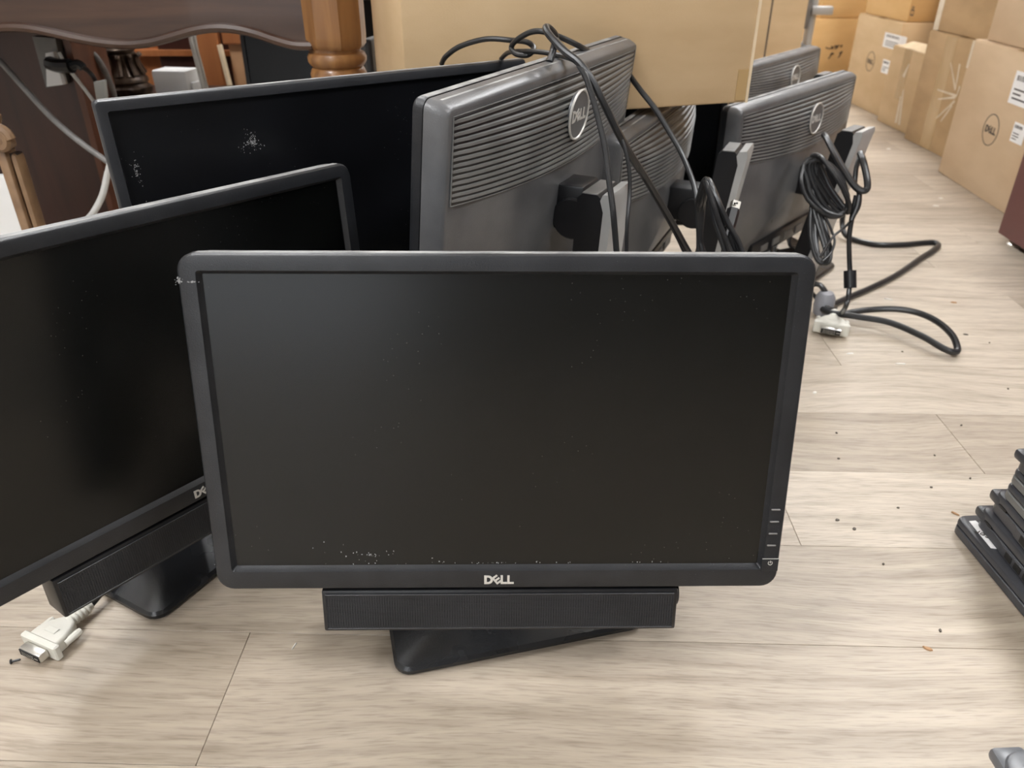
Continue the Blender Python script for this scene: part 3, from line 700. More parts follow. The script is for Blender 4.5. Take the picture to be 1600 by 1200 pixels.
for k in range(6):
    c = atz(*corn[k], z); z += ths[k]; c.z = z
    laps.append(laptop(labs[k], c, [rad(5), rad(3), rad(2), rad(1), rad(3), rad(6)][k], ths[k], lapm, lapg if k in (3, 4) else None, 3 if k in (1, 2) else 0, k in (1, 2, 5)))
    if k == 0:
        t, M = laps[0]
        Mi = M.inverted()
        sp_ = [Mi @ atz(*p, ths[0]) for p in ((1514, 815), (1524, 814), (1566, 850), (1560, 858), (1548, 857))]
        st = MB().add([(p.x, p.y, ths[0] + dz) for dz in (.0002, .0008) for p in sp_], [(0, 1, 2, 3, 4), (9, 8, 7, 6, 5)] + [(i, i + 5, (i + 1) % 5 + 5, (i + 1) % 5) for i in range(5)]).build('lid_sticker', paper, t, M)
        fc = bpy.data.curves.new('mark', 'FONT'); fc.body = 'acer'; fc.size = .013; fc.extrude = .0002; fc.align_x = 'CENTER'
        fo = bpy.data.objects.new('mark', fc); me_ = bpy.data.meshes.new_from_object(fo); bpy.data.objects.remove(fo)
        me_.materials.append(ink)
        pc = Mi @ atz(1541, 836, ths[0])
        link('sticker_lettering', me_, st, M @ T(pc.x, pc.y, ths[0] + .001) @ RZ(rad(125)))
        MB().rbox(-.001, .002, -.16, -.15, .006, .009, .0005, 1).build('status_light', logom, t, M)
last = laps[-1][1].translation
for k in range(6):
    c = Vector((last.x + .012 * (k + 1), last.y - .004 * (k + 1), z + .024)); z += .024
    laptop('black laptop %s in the upper part of the stack beyond the right edge' % ['seventh', 'eighth', 'ninth', 'tenth', 'eleventh', 'twelfth'][k], c, rad(2 + k % 3), .0238, lapm)
c = atz(1556, 1172, .05)
laptop('silver-grey laptop corner at the bottom right of the picture', c, rad(4), .026, lapl, lapg, 0, True, 'laptops in the lower corner stack', rad_=.02)
laptop('dark laptop under the silver-grey one at the bottom right', Vector((c.x + .004, c.y - .004, .0235)), rad(3), .0235, lapm, None, 0, False, 'laptops in the lower corner stack')
# ------------------------------------------------------------------ desk with carved apron and turned leg
YD = 1.37
dk = thing('carved_desk', 'carved walnut desk with scalloped apron and fat turned leg', 'desk', T(-.9, 1.6, 0))
wave = [(-60, 52), (0, 43), (40, 43), (80, 50), (120, 59), (160, 66), (200, 69), (240, 65), (280, 54), (310, 46), (340, 43), (370, 45), (400, 52), (430, 62), (455, 69), (470, 71)]
pts = [at(px, py, YD) for px, py in wave]
pts = catmull(pts, 4)
x_end = pts[-1].x + .02
low = [(-1.9, pts[0].z + .015), (-1.4, pts[0].z), (-1.2, pts[0].z - .02)] + [(p.x, p.z) for p in pts if p.x > -1.15] + [(x_end, pts[-1].z)]
P = [(x, .70) for x, z_ in reversed(low)]
ap = MB()
for k in range(len(low) - 1):
    ap.prism([low[k], low[k + 1], (low[k + 1][0], .70), (low[k][0], .70)], YD, YD + .025)
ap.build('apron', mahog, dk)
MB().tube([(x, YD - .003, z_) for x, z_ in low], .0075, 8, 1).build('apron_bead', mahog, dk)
lx = at(516, 40, YD).x
bodyz = at(516, 80, 1.35).z
lt = MB()
oc = 10
R0 = .052
lt.lathe([(R0 - .006, bodyz), (R0 - .001, bodyz + .006), (R0, bodyz + .02), (R0 + .001, .72)], 8, T(lx, YD + .025, 0) @ RZ(rad(22.5)))
lt.build('leg_block', legw, dk)
zt = bodyz
prof = [(.018, .0), (.026, .004), (.030, .03), (.022, .06), (.030, .12), (.034, .2), (.036, .30), (.034, zt - .11), (.040, zt - .09), (.045, zt - .075), (.045, zt - .068), (.041, zt - .06), (.043, zt - .056),
        (.046, zt - .050), (.047, zt - .040), (.044, zt - .032), (.041, zt - .029), (.045, zt - .026), (.0485, zt - .020), (.049, zt - .013), (.046, zt - .007), (.040, zt - .005), (.040, zt)]
prof = [p for k, p in enumerate(prof) if k == 0 or p[1] > prof[k - 1][1] - 1e-6]
MB().lathe(prof, 32, T(lx, YD + .025, 0)).build('leg', legw, dk)
for (qx, qy) in ((-1.85, YD + .03), (-1.85, YD + .33), (lx - .08, YD + .33)):
    MB().lathe(prof, 24, T(qx, qy, 0)).build('leg', legw, dk)
    MB().lathe([(R0 - .006, bodyz), (R0, bodyz + .01), (R0, .72)], 8, T(qx, qy, 0)).build('leg_block', legw, dk)
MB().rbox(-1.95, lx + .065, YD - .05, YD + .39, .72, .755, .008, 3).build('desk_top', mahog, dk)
MB().box(-1.85, lx - .08, YD + .32, YD + .34, .53, .72).build('rear_rail', mahog, dk)
# things below and behind the desk
tr = thing('storage_trunk', 'dark low trunk hidden behind the large monitor', 'trunk', T(-1.0, 1.75, 0))
xr_ = at(96, 60, 1.66).x
MB().rbox(-1.30, -.79, 1.84, 2.17, 0, .262, .006, 2).build('trunk_body', darkw, tr)
MB().rbox(-1.31, -.785, 1.83, 2.175, .263, .285, .006, 2).build('lid', darkw, tr)
cbm = thing('mahogany_cabinet', 'dark red mahogany cabinet under the desk at the left', 'cabinet', T(xr_ - .3, 1.7, 0))
MB().rbox(xr_ - .78, xr_, 1.68, 1.80, 0, .515, .003, 1).build('cabinet_side', redw, cbm)
MB().box(xr_ - .001, xr_ + .012, 1.665, 1.80, 0, .515).build('lit_side_strip', wood('mahogany_lit', (0.09, 0.032, 0.016), (0.15, 0.056, 0.028), 2, 0.4, 1.5), cbm)  # lighter copy of the cabinet wood stands for its lit side
wd = thing('wardrobe', 'reddish brown wooden furniture back behind the bronze lamp', 'cabinet', T(-1.1, 2.35, 0))
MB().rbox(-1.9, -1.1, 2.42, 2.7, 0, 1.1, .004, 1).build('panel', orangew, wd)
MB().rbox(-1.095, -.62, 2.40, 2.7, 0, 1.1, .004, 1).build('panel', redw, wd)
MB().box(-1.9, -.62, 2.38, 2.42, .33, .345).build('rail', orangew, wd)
# orange chair frame
oc_ = thing('wooden_frame', 'orange cherry wood frame leaning between the white adapter and a dark monitor', 'furniture', T(-.88, 2.27, 0))
xa, xb = at(308, 90, 2.26).x, at(345, 90, 2.26).x
MB().rbox(xa, xb, 2.26, 2.285, 0, .75, .003, 1).build('post', orangew, oc_)
xc, xd = at(345, 58, 2.26).x, at(400, 58, 2.26).x
zr0, zr1 = at(360, 70, 2.26).z, at(360, 50, 2.26).z
MB().rbox(xc, xd, 2.265, 2.283, zr0, zr1 + .02, .003, 1).build('rail', orangew, oc_)
MB().rbox(xc + .005, xd, 2.29, 2.30, 0, zr0 + .02, .003, 1).build('back_panel', surf('tan_panel', (0.45, 0.25, 0.13), (0.52, 0.30, 0.16), rough=0.5), oc_)
a1, a2 = at(343, 70, 2.255), at(362, 145, 2.255)
MB().tube([a1, a2 + (a2 - a1) * 2.0], .008, 6, 1).build('brace', edgec, oc_)
# lamp
lc = at(190, 100, 1.95)
lampo = thing('bronze_lamp', 'antique bronze turned lamp with leaf carving under the desk', 'lamp', T(lc.x, 1.95, .285))
zz = lambda py: at(190, py, 1.95).z
def flute(u, z): return 1 + .05 * math.sin(u * 2 * math.pi * 12) * (1 if zz(117) < z < zz(84) else 0) + .05 * math.sin(u * 2 * math.pi * 6) * (1 if z < zz(131) else 0)
lprof = [(.05, .286), (.056, .292), (.056, .298), (.050, zz(146)), (.055, zz(141)), (.056, zz(135)), (.049, zz(131)), (.048, zz(129)), (.0525, zz(126)), (.051, zz(121)), (.047, zz(118)), (.047, zz(116)), (.040, zz(108)), (.034, zz(98)), (.033, zz(90)), (.037, zz(84)), (.030, zz(82)), (.040, zz(76)), (.030, zz(70)), (.022, zz(50)), (.03, zz(30))]
MB().lathe(lprof, 48, T(lc.x, 1.95, 0), flute).build('lamp_body', bronze, lampo)
for q in range(10):
    a = 2 * math.pi * q / 10
    pts_ = [(lc.x + r_ * math.cos(a), 1.95 + r_ * math.sin(a), zz(py)) for r_, py in ((.049, 116), (.043, 107), (.038, 98), (.038, 90), (.043, 86), (.045, 89))]
    MB().tube(pts_, .0055, 6, 3).build('carved_leaf', bronze, lampo)
MB().lathe([(.004, zz(32)), (.004, zz(20))], 10, T(lc.x, 1.95, 0)).build('lamp_rod', bronze, lampo)
# power outlet box on the cabinet face
po_ = thing('power_outlet', 'grey plate with a white power socket on the dark cabinet', 'outlet', T(xr_, 1.66, .4))
A1, A2, A3, A4 = at(50, 57, 1.655), at(86, 60, 1.655), at(101, 132, 1.655), at(72, 137, 1.655)
nb = Vector((0, 1, 0)) * .012
def slab(P, d, y0, name, mat, par):
    n = len(P)
    return MB().add([p + Vector((0, y0, 0)) for p in P] + [p + Vector((0, y0 + d, 0)) for p in P], [tuple(range(n)), tuple(range(2 * n - 1, n - 1, -1))] + [(i, i + n, (i + 1) % n + n, (i + 1) % n) for i in range(n)]).build(name, mat, par)
slab([A1, A2, A3, A4], .024, 0, 'plate', greyp, po_)
slab([at(76, 82, 1.655), at(88, 80, 1.655), at(103, 131, 1.655), at(78, 134, 1.655)], .02, -.012, 'socket', white, po_)
pl = thing('power_plug', 'black power plug in the white socket under the desk', 'plug', T(xr_, 1.64, .4))
MB().tube([at(78, 99, 1.64), at(88, 102, 1.63), at(100, 103, 1.625), at(112, 103, 1.62)], .0135, 10, 3).build('plug_body', blk, pl)
MB().tube([at(112, 103, 1.62), at(122, 100, 1.62), at(130, 106, 1.62)], .009, 8, 3).build('strain_relief', blk, pl)
MB().tube([at(128, 104, 1.62), at(140, 113, 1.64), at(148, 124, 1.68), at(152, 140, 1.7), at(158, 175, 1.7)], .0045, 8, 4).build('cord', blk, pl)
wa = at(243, 145, 1.90); wb = at(279, 110, 1.90)
Ma = T(wa.x, 1.90, .2855) @ RZ(rad(-8))
ad = thing('white_adapter', 'small white boxy adapter beside the bronze lamp', 'adapter', Ma)
MB().rbox(0, .085, 0, .06, 0, wb.z - .2855, .004, 2).build('housing', white, ad, Ma)
MB().rbox(.086, .094, .012, .045, .01, .05, .003, 2).build('cord_grip', white, ad, Ma)
# carved post + white board at the far left
cpst = thing('carved_post', 'carved wooden post with a scroll top at the left edge', 'furniture', T(-.85, 1.2, 0))
yP = 1.18
pA, pB = at(12, 300, yP), at(38, 300, yP)
xm, wpp = (pA.x + pB.x) / 2, (pB.x - pA.x)
ztop = at(10, 232, yP).z
MB().rbox(xm - wpp * .5, xm + wpp * .08, yP, yP + .03, 0, ztop, .004, 2).build('post', carved, cpst)
MB().rbox(xm + wpp * .16, xm + wpp * .55, yP + .004, yP + .03, 0, ztop - .01, .006, 2).build('post', carved, cpst)
MB().box(xm - wpp * .45, xm + wpp * .5, yP + .010, yP + .025, 0, ztop - .01).build('groove', darkw, cpst)
sc_ = at(4, 217, yP)
spiral = [(sc_.x + .016 * (1 - k / 26) * math.cos(k * .62) - .002, yP - .002, sc_.z + .018 * (1 - k / 26) * math.sin(k * .62)) for k in range(24)]
MB().tube(spiral, .0075, 8, 2).build('scroll', carved, cpst)
MB().rbox(xm - wpp * .75, xm + wpp * .3, yP - .006, yP + .03, ztop - .004, ztop + .012, .005, 2).build('collar', carved, cpst)
MB().tube([(sc_.x - .03, yP + .01, sc_.z + .0), (sc_.x - .012, yP + .01, sc_.z + .022), (sc_.x - .008, yP + .01, sc_.z + .034)], .010, 8, 3).build('scroll_leaf', carved, cpst)
wbp = thing('white_board', 'white panel behind the carved post at the left edge', 'panel', T(-.95, 1.23, 0))
we = at(20, 330, 1.235)
MB().rbox(we.x - .3, we.x + .012, 1.235, 1.25, 0, at(2, 275, 1.235).z, .002, 1).build('panel', white, wbp)
# dark monitors behind the desk leg
yI = rad(0); 
zI = at(372, 60, 1.90)
MI = panel((zI.x + .19, 1.90, .10), rad(2), rad(3))
monitor('monitor', 'dark monitor standing behind the large scuffed one, left of the turned leg', MI, W=.38, h=.42, side=.010, top=.012, bot=.02, rad=.006, screen=scr2, ribs=False, emblem=False, front_logo=False, lip=.001,
        stand=dict(base=(zI.x + .19, 2.02), yaw=rad(2), pillar=(zI.x + .19, 2.02), pyaw=rad(2), ptop=.4, hinge=.2, w=.22, d=.18), group=G1)
jA = at(583, 62, 1.62); jB = atz(700, 24, jA.z); jd = (jB - jA); yJ = math.atan2(jd.y, jd.x)
hJ, wJ = .30, .47
aJ = Vector((math.cos(yJ), math.sin(yJ), 0))
cJ = jA + aJ * wJ / 2
MJ = panel((cJ.x, cJ.y, cJ.z - hJ), yJ, rad(1))
nJ = Vector((-math.sin(yJ), math.cos(yJ), 0))
monitor('monitor', 'grey-rimmed dark monitor between the turned leg and the big box', MJ, W=wJ, h=hJ, side=.012, top=.022, bot=.02, rad=.004, screen=scr2, bezel=bezf, ribs=False, emblem=False, front_logo=False, lip=.001,
        stand=dict(base=(cJ.x + nJ.x * .12, cJ.y + nJ.y * .12), yaw=yJ, pillar=(cJ.x + nJ.x * .12, cJ.y + nJ.y * .12), pyaw=yJ, ptop=.38, hinge=.15, w=.22, d=.18), group=G1)
# carved dark furniture right of the leg, far behind
YK = 2.45
kd = thing('dark_cabinet', 'dark carved cabinet with wavy moulding behind the turned leg', 'cabinet', T(-.4, YK, 0))
kx0, kx1 = at(545, 40, YK).x, at(622, 20, YK).x
MB().rbox(kx0, kx1, YK, YK + .3, 0, 1.0, .004, 1).build('cabinet_body', darkw, kd)
wv = catmull([at(px, py, YK - .006) for px, py in ((560, 40), (568, 30), (577, 33), (586, 43), (594, 43), (600, 28), (604, 20), (610, 24), (616, 34))], 4)
MB().tube(wv, .008, 8, 1).build('wavy_moulding', surf('moulding_sheen', (0.05, 0.035, 0.032), (0.08, 0.06, 0.055), rough=0.25), kd)
MB().rbox(kx1 + .002, kx1 + .022, YK - .01, YK + .02, 0, 1.0, .003, 1).build('corner_post', surf('post_grey', (0.20, 0.16, 0.13), (0.26, 0.21, 0.18), rough=0.4), kd)
sg = thing('beige_board', 'beige board peeking out beside the big box, far behind', 'board', at(640, 20, 2.8))
q0, q1 = at(628, 26, 2.8), at(664, 8, 2.8)
MB().rbox(q0.x, q1.x, 2.8, 2.82, q0.z - .002, q1.z - .01, .002, 1, None).build('board', edgec, sg)
MB().box(q0.x, q1.x, 2.805, 2.815, 0, q0.z - .002).build('backing', darkw, sg)
# grey display arm by the far cartons
arm = thing('display_arm', 'grey display stand column between the tall carton and the handwritten box', 'stand', T(at(1267, 60, 3.1).x, 3.1, 0))
axx = at(1267, 30, 3.1).x
MB().lathe([(.016, .0), (.016, .55)], 18, T(axx, 3.1, 0)).build('column', silv, arm)
ab = at(1265, 72, 3.05)
MB().lathe([(.05, 0), (.05, ab.z - .06), (.046, ab.z - .02), (.035, ab.z + .0), (.016, ab.z + .006)], 28, T(axx - .012, 3.12, 0)).build('foot', greyp, arm)
cz_ = at(1285, 15, 3.1).z
MB().rbox(axx - .01, axx + .065, 3.07, 3.11, cz_ - .015, cz_ + .012, .004, 2).build('clamp', silv, arm)
MB().rbox(axx - .03, axx - .014, 3.07, 3.11, cz_ - .06, cz_ + .05, .004, 2).build('side_plate', greyp, arm)
# ------------------------------------------------------------------ cables
def cable(label, pts, r, mat=cab, group='black cables', name='cable', smooth=8):
    o = MB().tube(pts, r, 10, smooth).build(name, mat)
    return tag(o, label, 'cable', group)
def px(l): return [at(*p) for p in l]
cable('black cable looping over the large monitor top in front of the big box', px([(690, 100, 1.13), (697, 88, 1.12), (720, 72, 1.11), (760, 61, 1.10), (800, 63, 1.09), (824, 66, 1.07), (834, 76, 1.06), (824, 86, 1.05), (806, 84, 1.06), (799, 74, 1.07), (808, 62, 1.06), (830, 50, 1.05), (852, 50, 1.04), (880, 60, 1.05), (905, 72, 1.06), (920, 80, 1.09)]), .0035)
cable('black cable running along the large monitor top into the knot', px([(783, 92, 1.12), (795, 82, 1.10), (820, 80, 1.05), (850, 82, 1.02), (880, 88, .99), (900, 96, .955), (908, 108, .93), (918, 128, .925)]), .0030)
cable('thick black cable draped over the turned-away monitor, falling right', px([(858, 98, .97), (864, 80, .985), (868, 58, .985), (860, 46, .975), (853, 43, .965), (858, 54, .95), (880, 78, .93), (905, 98, .915), (925, 125, .905), (945, 165, .90), (965, 205, .905), (985, 240, .92), (1010, 280, .945), (1040, 330, .97), (1068, 380, .99), (1085, 410, 1.0)]), .0042)
cable('second black cable twisted along the thick one down to the coil', px([(866, 60, .99), (885, 82, .935), (907, 101, .918), (929, 132, .906), (950, 176, .90), (969, 214, .905), (990, 252, .925), (1006, 275, .945), (1034, 322, .97), (1060, 370, .99), (1078, 410, 1.0)]), .0040)
cable('thin black cable hanging past the round emblem to the stand', px([(905, 103, .915), (915, 120, .90), (925, 150, .885), (936, 190, .87), (946, 235, .85), (952, 285, .825), (958, 330, .80), (964, 400, .79)]), .0033)
cable('thin black cable hanging just right of the near silver stand', px([(966, 205, .91), (976, 230, .90), (983, 265, .89), (984, 300, .88), (980, 350, .86), (979, 400, .85)]), .0024)
cable('black cable from behind the monitor edge sloping past the big box corner', px([(984, 118, 1.20), (1000, 140, 1.18), (1025, 172, 1.16), (1045, 205, 1.14), (1065, 240, 1.12), (1083, 285, 1.10), (1090, 320, 1.08), (1092, 360, 1.06), (1092, 410, 1.04)]), .0040)
# bundle at the wedged monitor's stand: one folded cable
bund = []
for k, (dx, dy) in enumerate(((0, 0), (7, 4), (14, 2), (-7, 8), (20, 10), (3, 14))):
    leg_ = px([(1092 + dx * .3, 330, 1.05), (1094 + dx * .3, 300 + dy, 1.04), (1103 + dx * .2, 280 + dy * .4, 1.03), (1112 + dx * .4, 300 + dy, 1.02 - .004 * k), (1122 + dx * .7, 335 + dy, 1.01 - .004 * k), (1135 + dx, 370 + dy, 1.0 - .004 * k), (1146 + dx, 415, .99 - .004 * k)])
    bund += leg_ + px([(1140 + dx, 440, .99 - .004 * k), (1110 + dx * .5, 430, 1.02), (1095, 380, 1.045)])
cable('folded bundle of black cable hanging left of the middle silver stand', bund, .0036)
ub = thing('usb_plug', 'cable end with a metal plug in front of the middle silver stand', 'plug', at(1140, 340, 1.02))
MB().tube([at(1150, 315, 1.03), at(1147, 326, 1.025)], .0075, 4, 1).build('metal_shell', metal, ub)
MB().tube([at(1146, 328, 1.02), at(1138, 358, 1.0)], .0085, 6, 1).build('plug_grip', blk, ub)
MB().tube([at(1138, 358, 1.0), at(1132, 385, .99), at(1126, 415, .98)], .0035, 8, 4).build('cord', cab, ub)
for p_ in ((1148, 318), (1151.5, 317.5)):
    q = at(*p_, 1.02); MB().box(q.x - .0012, q.x + .0012, q.y - .0005, q.y + .0005, q.z - .0012, q.z + .0012).build('contact_hole', void, ub)
# coil hanging on the right-hand monitor: one wound cable
coil = []
rc = random.Random(12)
for k in range(6):
    for q in range(12):
        t_ = 2 * math.pi * (q / 12) + math.pi
        mj, mn = 50 + rc.uniform(-4, 4), 7 + 4.6 * k + rc.uniform(-2, 2)
        u_, v_ = mj * math.cos(t_), mn * math.sin(t_)
        coil.append(at(1303 - 3.0 * k + u_ * .50 + v_ * .86, 286 + 1.5 * k + u_ * .86 - v_ * .50, 1.335 - .02 * math.cos(t_) + .006 * (k - 3) * math.sin(t_)))
for k in range(3):
    coil += px([(1272 + 3 * k, 256, 1.36), (1266 + 4 * k, 290, 1.345), (1272 + 5 * k, 330, 1.325), (1282 + 5 * k, 365, 1.30), (1290 + 4 * k, 395, 1.28), (1284 + 4 * k, 412, 1.27), (1272 + 3 * k, 395, 1.285), (1266 + 4 * k, 350, 1.32)])
cable('wound coil of black cable hung in front of the right-hand silver stand', coil, .0038, smooth=6)
cable('thick black cable arching from the right-hand emblem over the silver stand', px([(1288, 211, 1.47), (1292, 216, 1.44), (1302, 236, 1.40), (1318, 265, 1.36), (1335, 290, 1.33), (1347, 298, 1.32), (1355, 294, 1.32), (1354, 275, 1.33), (1348, 250, 1.35), (1344, 240, 1.37)]), .0058)
cable('black cable hanging in a narrow loop right of the last silver stand', px([(1344, 242, 1.38), (1338, 262, 1.36), (1336, 290, 1.34), (1342, 300, 1.33), (1340, 320, 1.32), (1330, 345, 1.31)]), .0040)
def fl(l, z=.006): return [atz(a, b, (c if c is not None else z)) for a, b, c in [(q + (None,))[:3] for q in l]]
cable('thick black power cord with a sharp bend lying on the open floor', fl([(1318, 330, .06), (1316, 350, .03), (1322, 368, .012), (1340, 376), (1370, 382), (1410, 382), (1445, 379), (1460, 379), (1466, 383), (1460, 390), (1438, 404), (1400, 430), (1360, 450), (1325, 465), (1298, 478), (1288, 488)]), .0062)
cable('thick black cord in a long loop on the floor right of the front monitor', fl([(1285, 483, .02), (1300, 489, .022), (1340, 495, .022), (1390, 504, .022), (1440, 525, .02), (1475, 545, .014), (1492, 550, .010), (1496, 544, .012), (1488, 524, .022), (1465, 503, .03), (1435, 489, .032), (1400, 483, .03), (1360, 484, .022), (1330, 488, .016), (1316, 492, .012)]), .0058)
tc2 = cable('thin dark cable with a ferrite bead hanging to the floor', [at(1338, 305, 1.33), at(1332, 335, 1.325), at(1327, 370, 1.315), at(1327, 400, 1.31), atz(1328, 430, .10) if False else at(1328, 430, 1.30), at(1326, 460, 1.28), at(1321, 480, 1.27), atz(1312, 492, .006)], .0042)
fb = MB().tube([at(1328, 423, 1.302), at(1328.5, 450, 1.288)], .0105, 16, 1).build('ferrite_bead', blk, tc2)
cable('thin black wire curling down from the right-hand coil to the floor', px([(1345, 302, 1.33), (1342, 325, 1.32), (1325, 350, 1.31), (1300, 372, 1.28), (1282, 402, 1.25)]), .0022)
cable('thin black wire hanging in a loop beside the right-hand pillar', px([(1290, 340, 1.30), (1300, 362, 1.29), (1304, 378, 1.28), (1298, 395, 1.27), (1285, 408, 1.26)]), .0022)
# tangle at the foot of the right-hand monitor
tang = []
for k in range(5):
    tang += [atz(1180 + 8 * k, 392 + 3 * k, .012), atz(1195 + 6 * k, 374 - 2 * k, .03), atz(1212 + 6 * k, 362 + 3 * (k % 2), .05), atz(1235, 372 + 3 * k, .03), atz(1250 + 3 * k, 385, .012)]
cable('tangled black cord on the floor under the right-hand monitor', tang, .004)
# connectors
def dvi(label, p, ang, parent_cable=None, tilt=0.0, s=1.0):
    M = T(*p) @ RZ(ang) @ Matrix.Rotation(tilt, 4, 'X') @ Matrix.Scale(s, 4)
    t = thing('video_connector', label, 'connector', M, 'video cable connectors')
    # local -y is the plug face, z up
    MB().rbox(-.0205, .0205, -.004, .002, 0, .0155, .0012, 1).build('flange', ivory, t, M)
    L = []
    for y, hw_, z0, z1 in ((.002, .0165, .001, .0145), (.010, .0165, .001, .0145), (.020, .0125, .002, .0135), (.027, .0075, .003, .0125)):
        L.append([(x, y, z) for x, z in rr(2 * hw_, z1 - z0, .003, 3, 0, (z0 + z1) / 2)])
    MB().loops(L, True, True).build('hood', ivory, t, M)
    MB().rbox(-.0125, .0125, -.013, -.004, .0035, .0120, .0018, 2).build('plug_shell', metal, t, M)
    pf_ = MB().box(-.0112, .0112, -.0134, -.0128, .0046, .0109).build('plug_face', void, t, M)
    pins = MB()
    for q in range(8):
        for r_ in range(3): pins.box(-.0085 + q * .0018, -.0077 + q * .0018, -.0138, -.0134, .0056 + r_ * .0017, .0062 + r_ * .0017)
    pins.box(.0065, .0105, -.0138, -.0134, .0075, .0080)
    pins.build('pins', metal, pf_, M)
    for sx_ in (-1, 1):
        MB().lathe([(.0028, .0), (.0032, .001), (.0032, .014), (.0026, .016)], 10, T(sx_ * .0165, .008, .008) @ Matrix.Rotation(-math.pi / 2, 4, 'X')).build('thumbscrew', ivory, t, M)
    for q in range(5):
        MB().lathe([(.0052, 0), (.0058, .0008), (.0058, .0022), (.0052, .003)], 14, T(0, .026 + q * .0042, .008) @ Matrix.Rotation(-math.pi / 2, 4, 'X')).build('strain_relief', ivory, t, M)
    MB().lathe([(.0048, 0), (.0044, .024)], 12, T(0, .025, .008) @ Matrix.Rotation(-math.pi / 2, 4, 'X')).build('neck', ivory, t, M)
    MB().rbox(-.006, .006, .008, .014, .0145, .0151, .0003, 1).build('moulded_mark', ivory, t, M)
    return t, M
pd_ = atz(72, 1018, 0)
t, M = dvi('ivory video connector on the floor below the left monitor sound bar', (pd_.x, pd_.y, .001), rad(-22), s=1.2)
e0 = M @ Vector((0, .047, .008))
dr = (M.to_3x3() @ Vector((0, 1, 0))).normalized()
cable('black video cable running from the ivory connector under the left monitor', [e0, e0 + dr * .02 + Vector((0, 0, .006)), e0 + dr * .05 + Vector((-.006, 0, .018)), e0 + dr * .10 + Vector((-.02, 0, .022)), e0 + dr * .15 + Vector((-.035, 0, .03)), e0 + dr * .19 + Vector((-.03, .0, .06))], .0040)
pd2 = atz(1296, 524, 0)
t, M = dvi('ivory video connector on the floor right of the front monitor', (pd2.x, pd2.y, .004), rad(-22), s=1.5)
e0 = M @ Vector((0, .047, .008))
dr = (M.to_3x3() @ Vector((0, 1, 0))).normalized()
cable('dark cable from the right-hand ivory connector back to the coil', [e0, e0 + dr * .03, atz(1300, 484, .02), atz(1280, 470, .03), atz(1262, 450, .03)], .0042)
ga_ = thing('grey_plug', 'smooth grey plug body standing on the floor by the front monitor', 'plug', atz(1284, 490, 0))
g0 = atz(1284, 492, 0)
MB().lathe([(.012, 0), (.017, .004), (.019, .02), (.018, .038), (.013, .047), (.004, .05)], 20, T(g0.x, g0.y, 0)).build('plug_body', surf('plug_grey', (0.22, 0.22, 0.24), (0.28, 0.28, 0.30), rough=0.35), ga_)
MB().tube([(g0.x, g0.y, .045), (g0.x - .02, g0.y + .01, .06), (g0.x - .06, g0.y + .02, .03)], .005, 8, 4).build('cord', cab, ga_)
# cables under the desk
cable('long grey cord stretched diagonally in front of the mahogany cabinet', px([(-40, 62, 1.5), (0, 96, 1.5), (40, 140, 1.49), (80, 183, 1.48), (120, 218, 1.46), (160, 247, 1.45), (200, 275, 1.44)]), .0055, cabg)
cable('white cord dropping beside the large monitor corner', px([(175, 245, 1.42), (168, 272, 1.42), (160, 305, 1.41), (146, 332, 1.40), (130, 350, 1.40)]), .0060, cabw)
cable('pale cord hanging from the apron left of the orange frame', px([(296, 50, 1.9), (300, 70, 1.9), (308, 100, 1.9), (318, 140, 1.9), (325, 170, 1.9)]), .0045, cabw)
cable('second pale cord hanging from the apron beside the orange frame', px([(303, 50, 1.92), (307, 75, 1.92), (315, 105, 1.92), (324, 140, 1.92), (332, 170, 1.92)]), .0040, cabw)
cable('dark cord curving down in front of the bronze lamp', px([(128, 66, 1.75), (140, 78, 1.75), (155, 95, 1.75), (166, 115, 1.76), (176, 140, 1.77), (184, 170, 1.78)]), .0060, cabg)
cable('thin pale cord sloping from the power plate to the monitor corner', px([(92, 82, 1.63), (105, 105, 1.63), (125, 130, 1.64), (146, 158, 1.64), (160, 180, 1.64)]), .0035, cabw)
tg = thing('cord_tag', 'small white tag wrapped on the plug cord near the lamp', 'tag', at(155, 140, 1.68))
slab([at(146, 128, 1.66), at(162, 126, 1.66), at(165, 156, 1.66), at(151, 158, 1.66)], .012, 0, 'tag_sleeve', surf('tag_grey', (0.45, 0.45, 0.42), (0.52, 0.52, 0.49), rough=0.5), tg)
# ------------------------------------------------------------------ crumbs on the floor
def chip(px_, py_, l, wd, ang, mat, label, grp):
    c = atz(px_, py_, 0); R = random.Random(int(px_ * 7 + py_))
    P = [(l * .5 * math.cos(a) * R.uniform(.7, 1.1), wd * .5 * math.sin(a) * R.uniform(.7, 1.1)) for a in [2 * math.pi * k / 7 for k in range(7)]]
    b = MB(); n = 7
    b.add([(x, y, .0002) for x, y in P] + [(x * .8, y * .8, .0016 + .4 * abs(x) * .1) for x, y in P], [tuple(range(6, -1, -1)), tuple(range(7, 14))] + [(i, (i + 1) % 7, (i + 1) % 7 + 7, i + 7) for i in range(7)])
    tag(b.build('floor_chip', mat, None, T(c.x, c.y, 0) @ RZ(ang)), label, 'debris', grp)
chip(1492, 803, .011, .004, -.8, chipm[0], 'rust-brown wood chip on the floor just left of the laptop stack', 'floor chips')
chip(1449, 1014, .011, .005, -.5, chipm[0], 'tan wood chip on the plank joint, lower right floor', 'floor chips')
chip(1490, 473, .014, .006, -.3, chipm[0], 'orange wood chip on the floor behind the cord loop', 'floor chips')
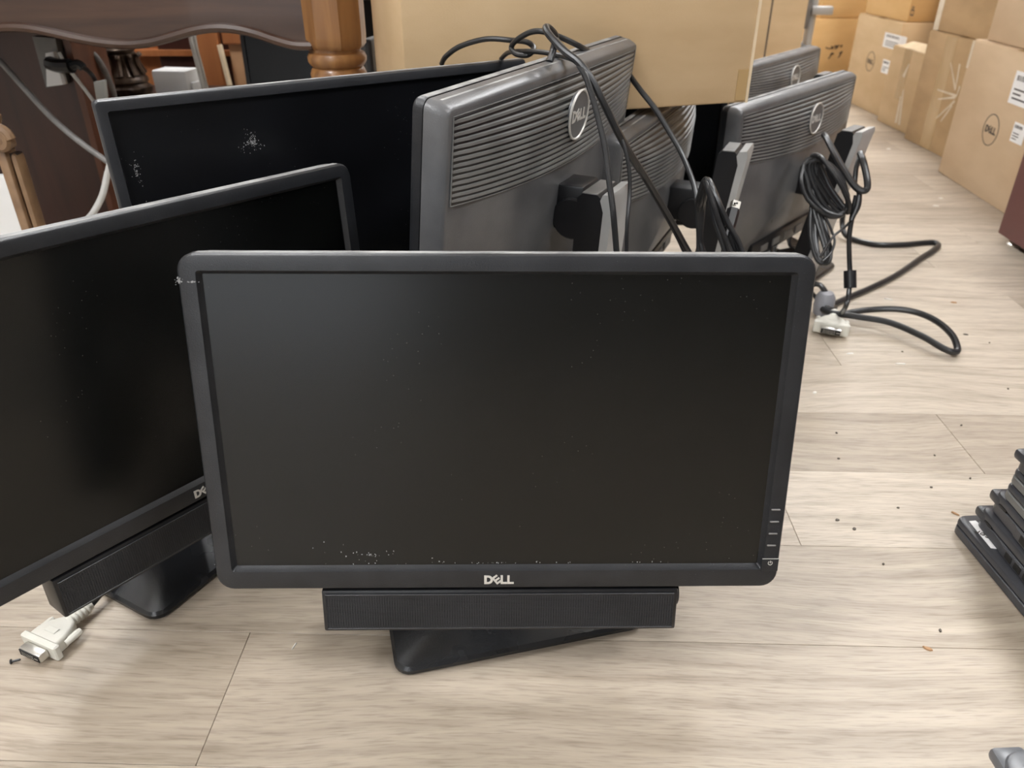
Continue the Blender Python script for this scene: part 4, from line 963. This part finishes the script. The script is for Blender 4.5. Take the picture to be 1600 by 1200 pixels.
chip(1308, 813, .006, .005, 0, chipm[2], 'dark crumb on the floor right of the monitor buttons', 'floor chips')
chip(1335, 827, .006, .005, 1, chipm[2], 'dark crumb on the floor, slightly right of its twin by the buttons', 'floor chips')
chip(1469, 986, .006, .003, 1.3, chipm[2], 'small dark crumb just above the tan chip', 'floor chips')
chip(1508, 523, .010, .005, -.3, chipm[2], 'brown crumb on the floor right of the cord loop', 'floor chips')
chip(1388, 468, .018, .004, -.5, chipm[1], 'pale splinter on the floor between the two cords', 'floor chips')
chip(1328, 553, .016, .004, .1, chipm[1], 'white sliver on the floor below the ivory connector', 'floor chips')
chip(1273, 614, .009, .006, .8, chipm[1], 'white crumb beside the right rim of the front monitor', 'floor chips')
chip(1408, 569, .022, .003, 0, chipm[1], 'pale thread of foam on the plank joint', 'floor chips')
chip(1462, 322, .022, .008, -.3, chipm[1], 'pale paper sliver on the floor near the ring-logo box', 'floor chips')
chip(1470, 310, .014, .009, 0, chipm[1], 'white paper scrap above the pale sliver on the floor', 'floor chips')
chip(1388, 233, .020, .012, 0, chipm[1], 'white paper bit on the floor far down the aisle', 'floor chips')
chip(460, 1010, .011, .0016, 1.3, chipm[1], 'white thread on the floor left of the front monitor base', 'floor chips')
for k, (a, b) in enumerate(((1455, 762), (1516, 748), (1307, 677), (1403, 794), (1380, 882), (1460, 712), (1310, 717), (1546, 536), (1575, 608), (1410, 550), (1502, 665))):
    chip(a, b, .004, .003, k, chipm[2], 'tiny dark speck of dirt on the open floor at the right', 'dirt specks')
sw = atz(20, 1036, 0)
scw = thing('small_screw', 'tiny black screw on the floor at the lower left', 'screw', T(sw.x, sw.y, 0))
Mw = T(sw.x, sw.y, .0025) @ RZ(rad(20)) @ Matrix.Rotation(math.pi / 2, 4, 'Y')
MB().lathe([(.0012, 0), (.0012, .007), (.0004, .008)], 8).build('shank', blk, scw, Mw)
MB().lathe([(.0014, -.002), (.0026, -.0015), (.0026, -.0005), (.0012, 0)], 10).build('screw_head', blk, scw, Mw)
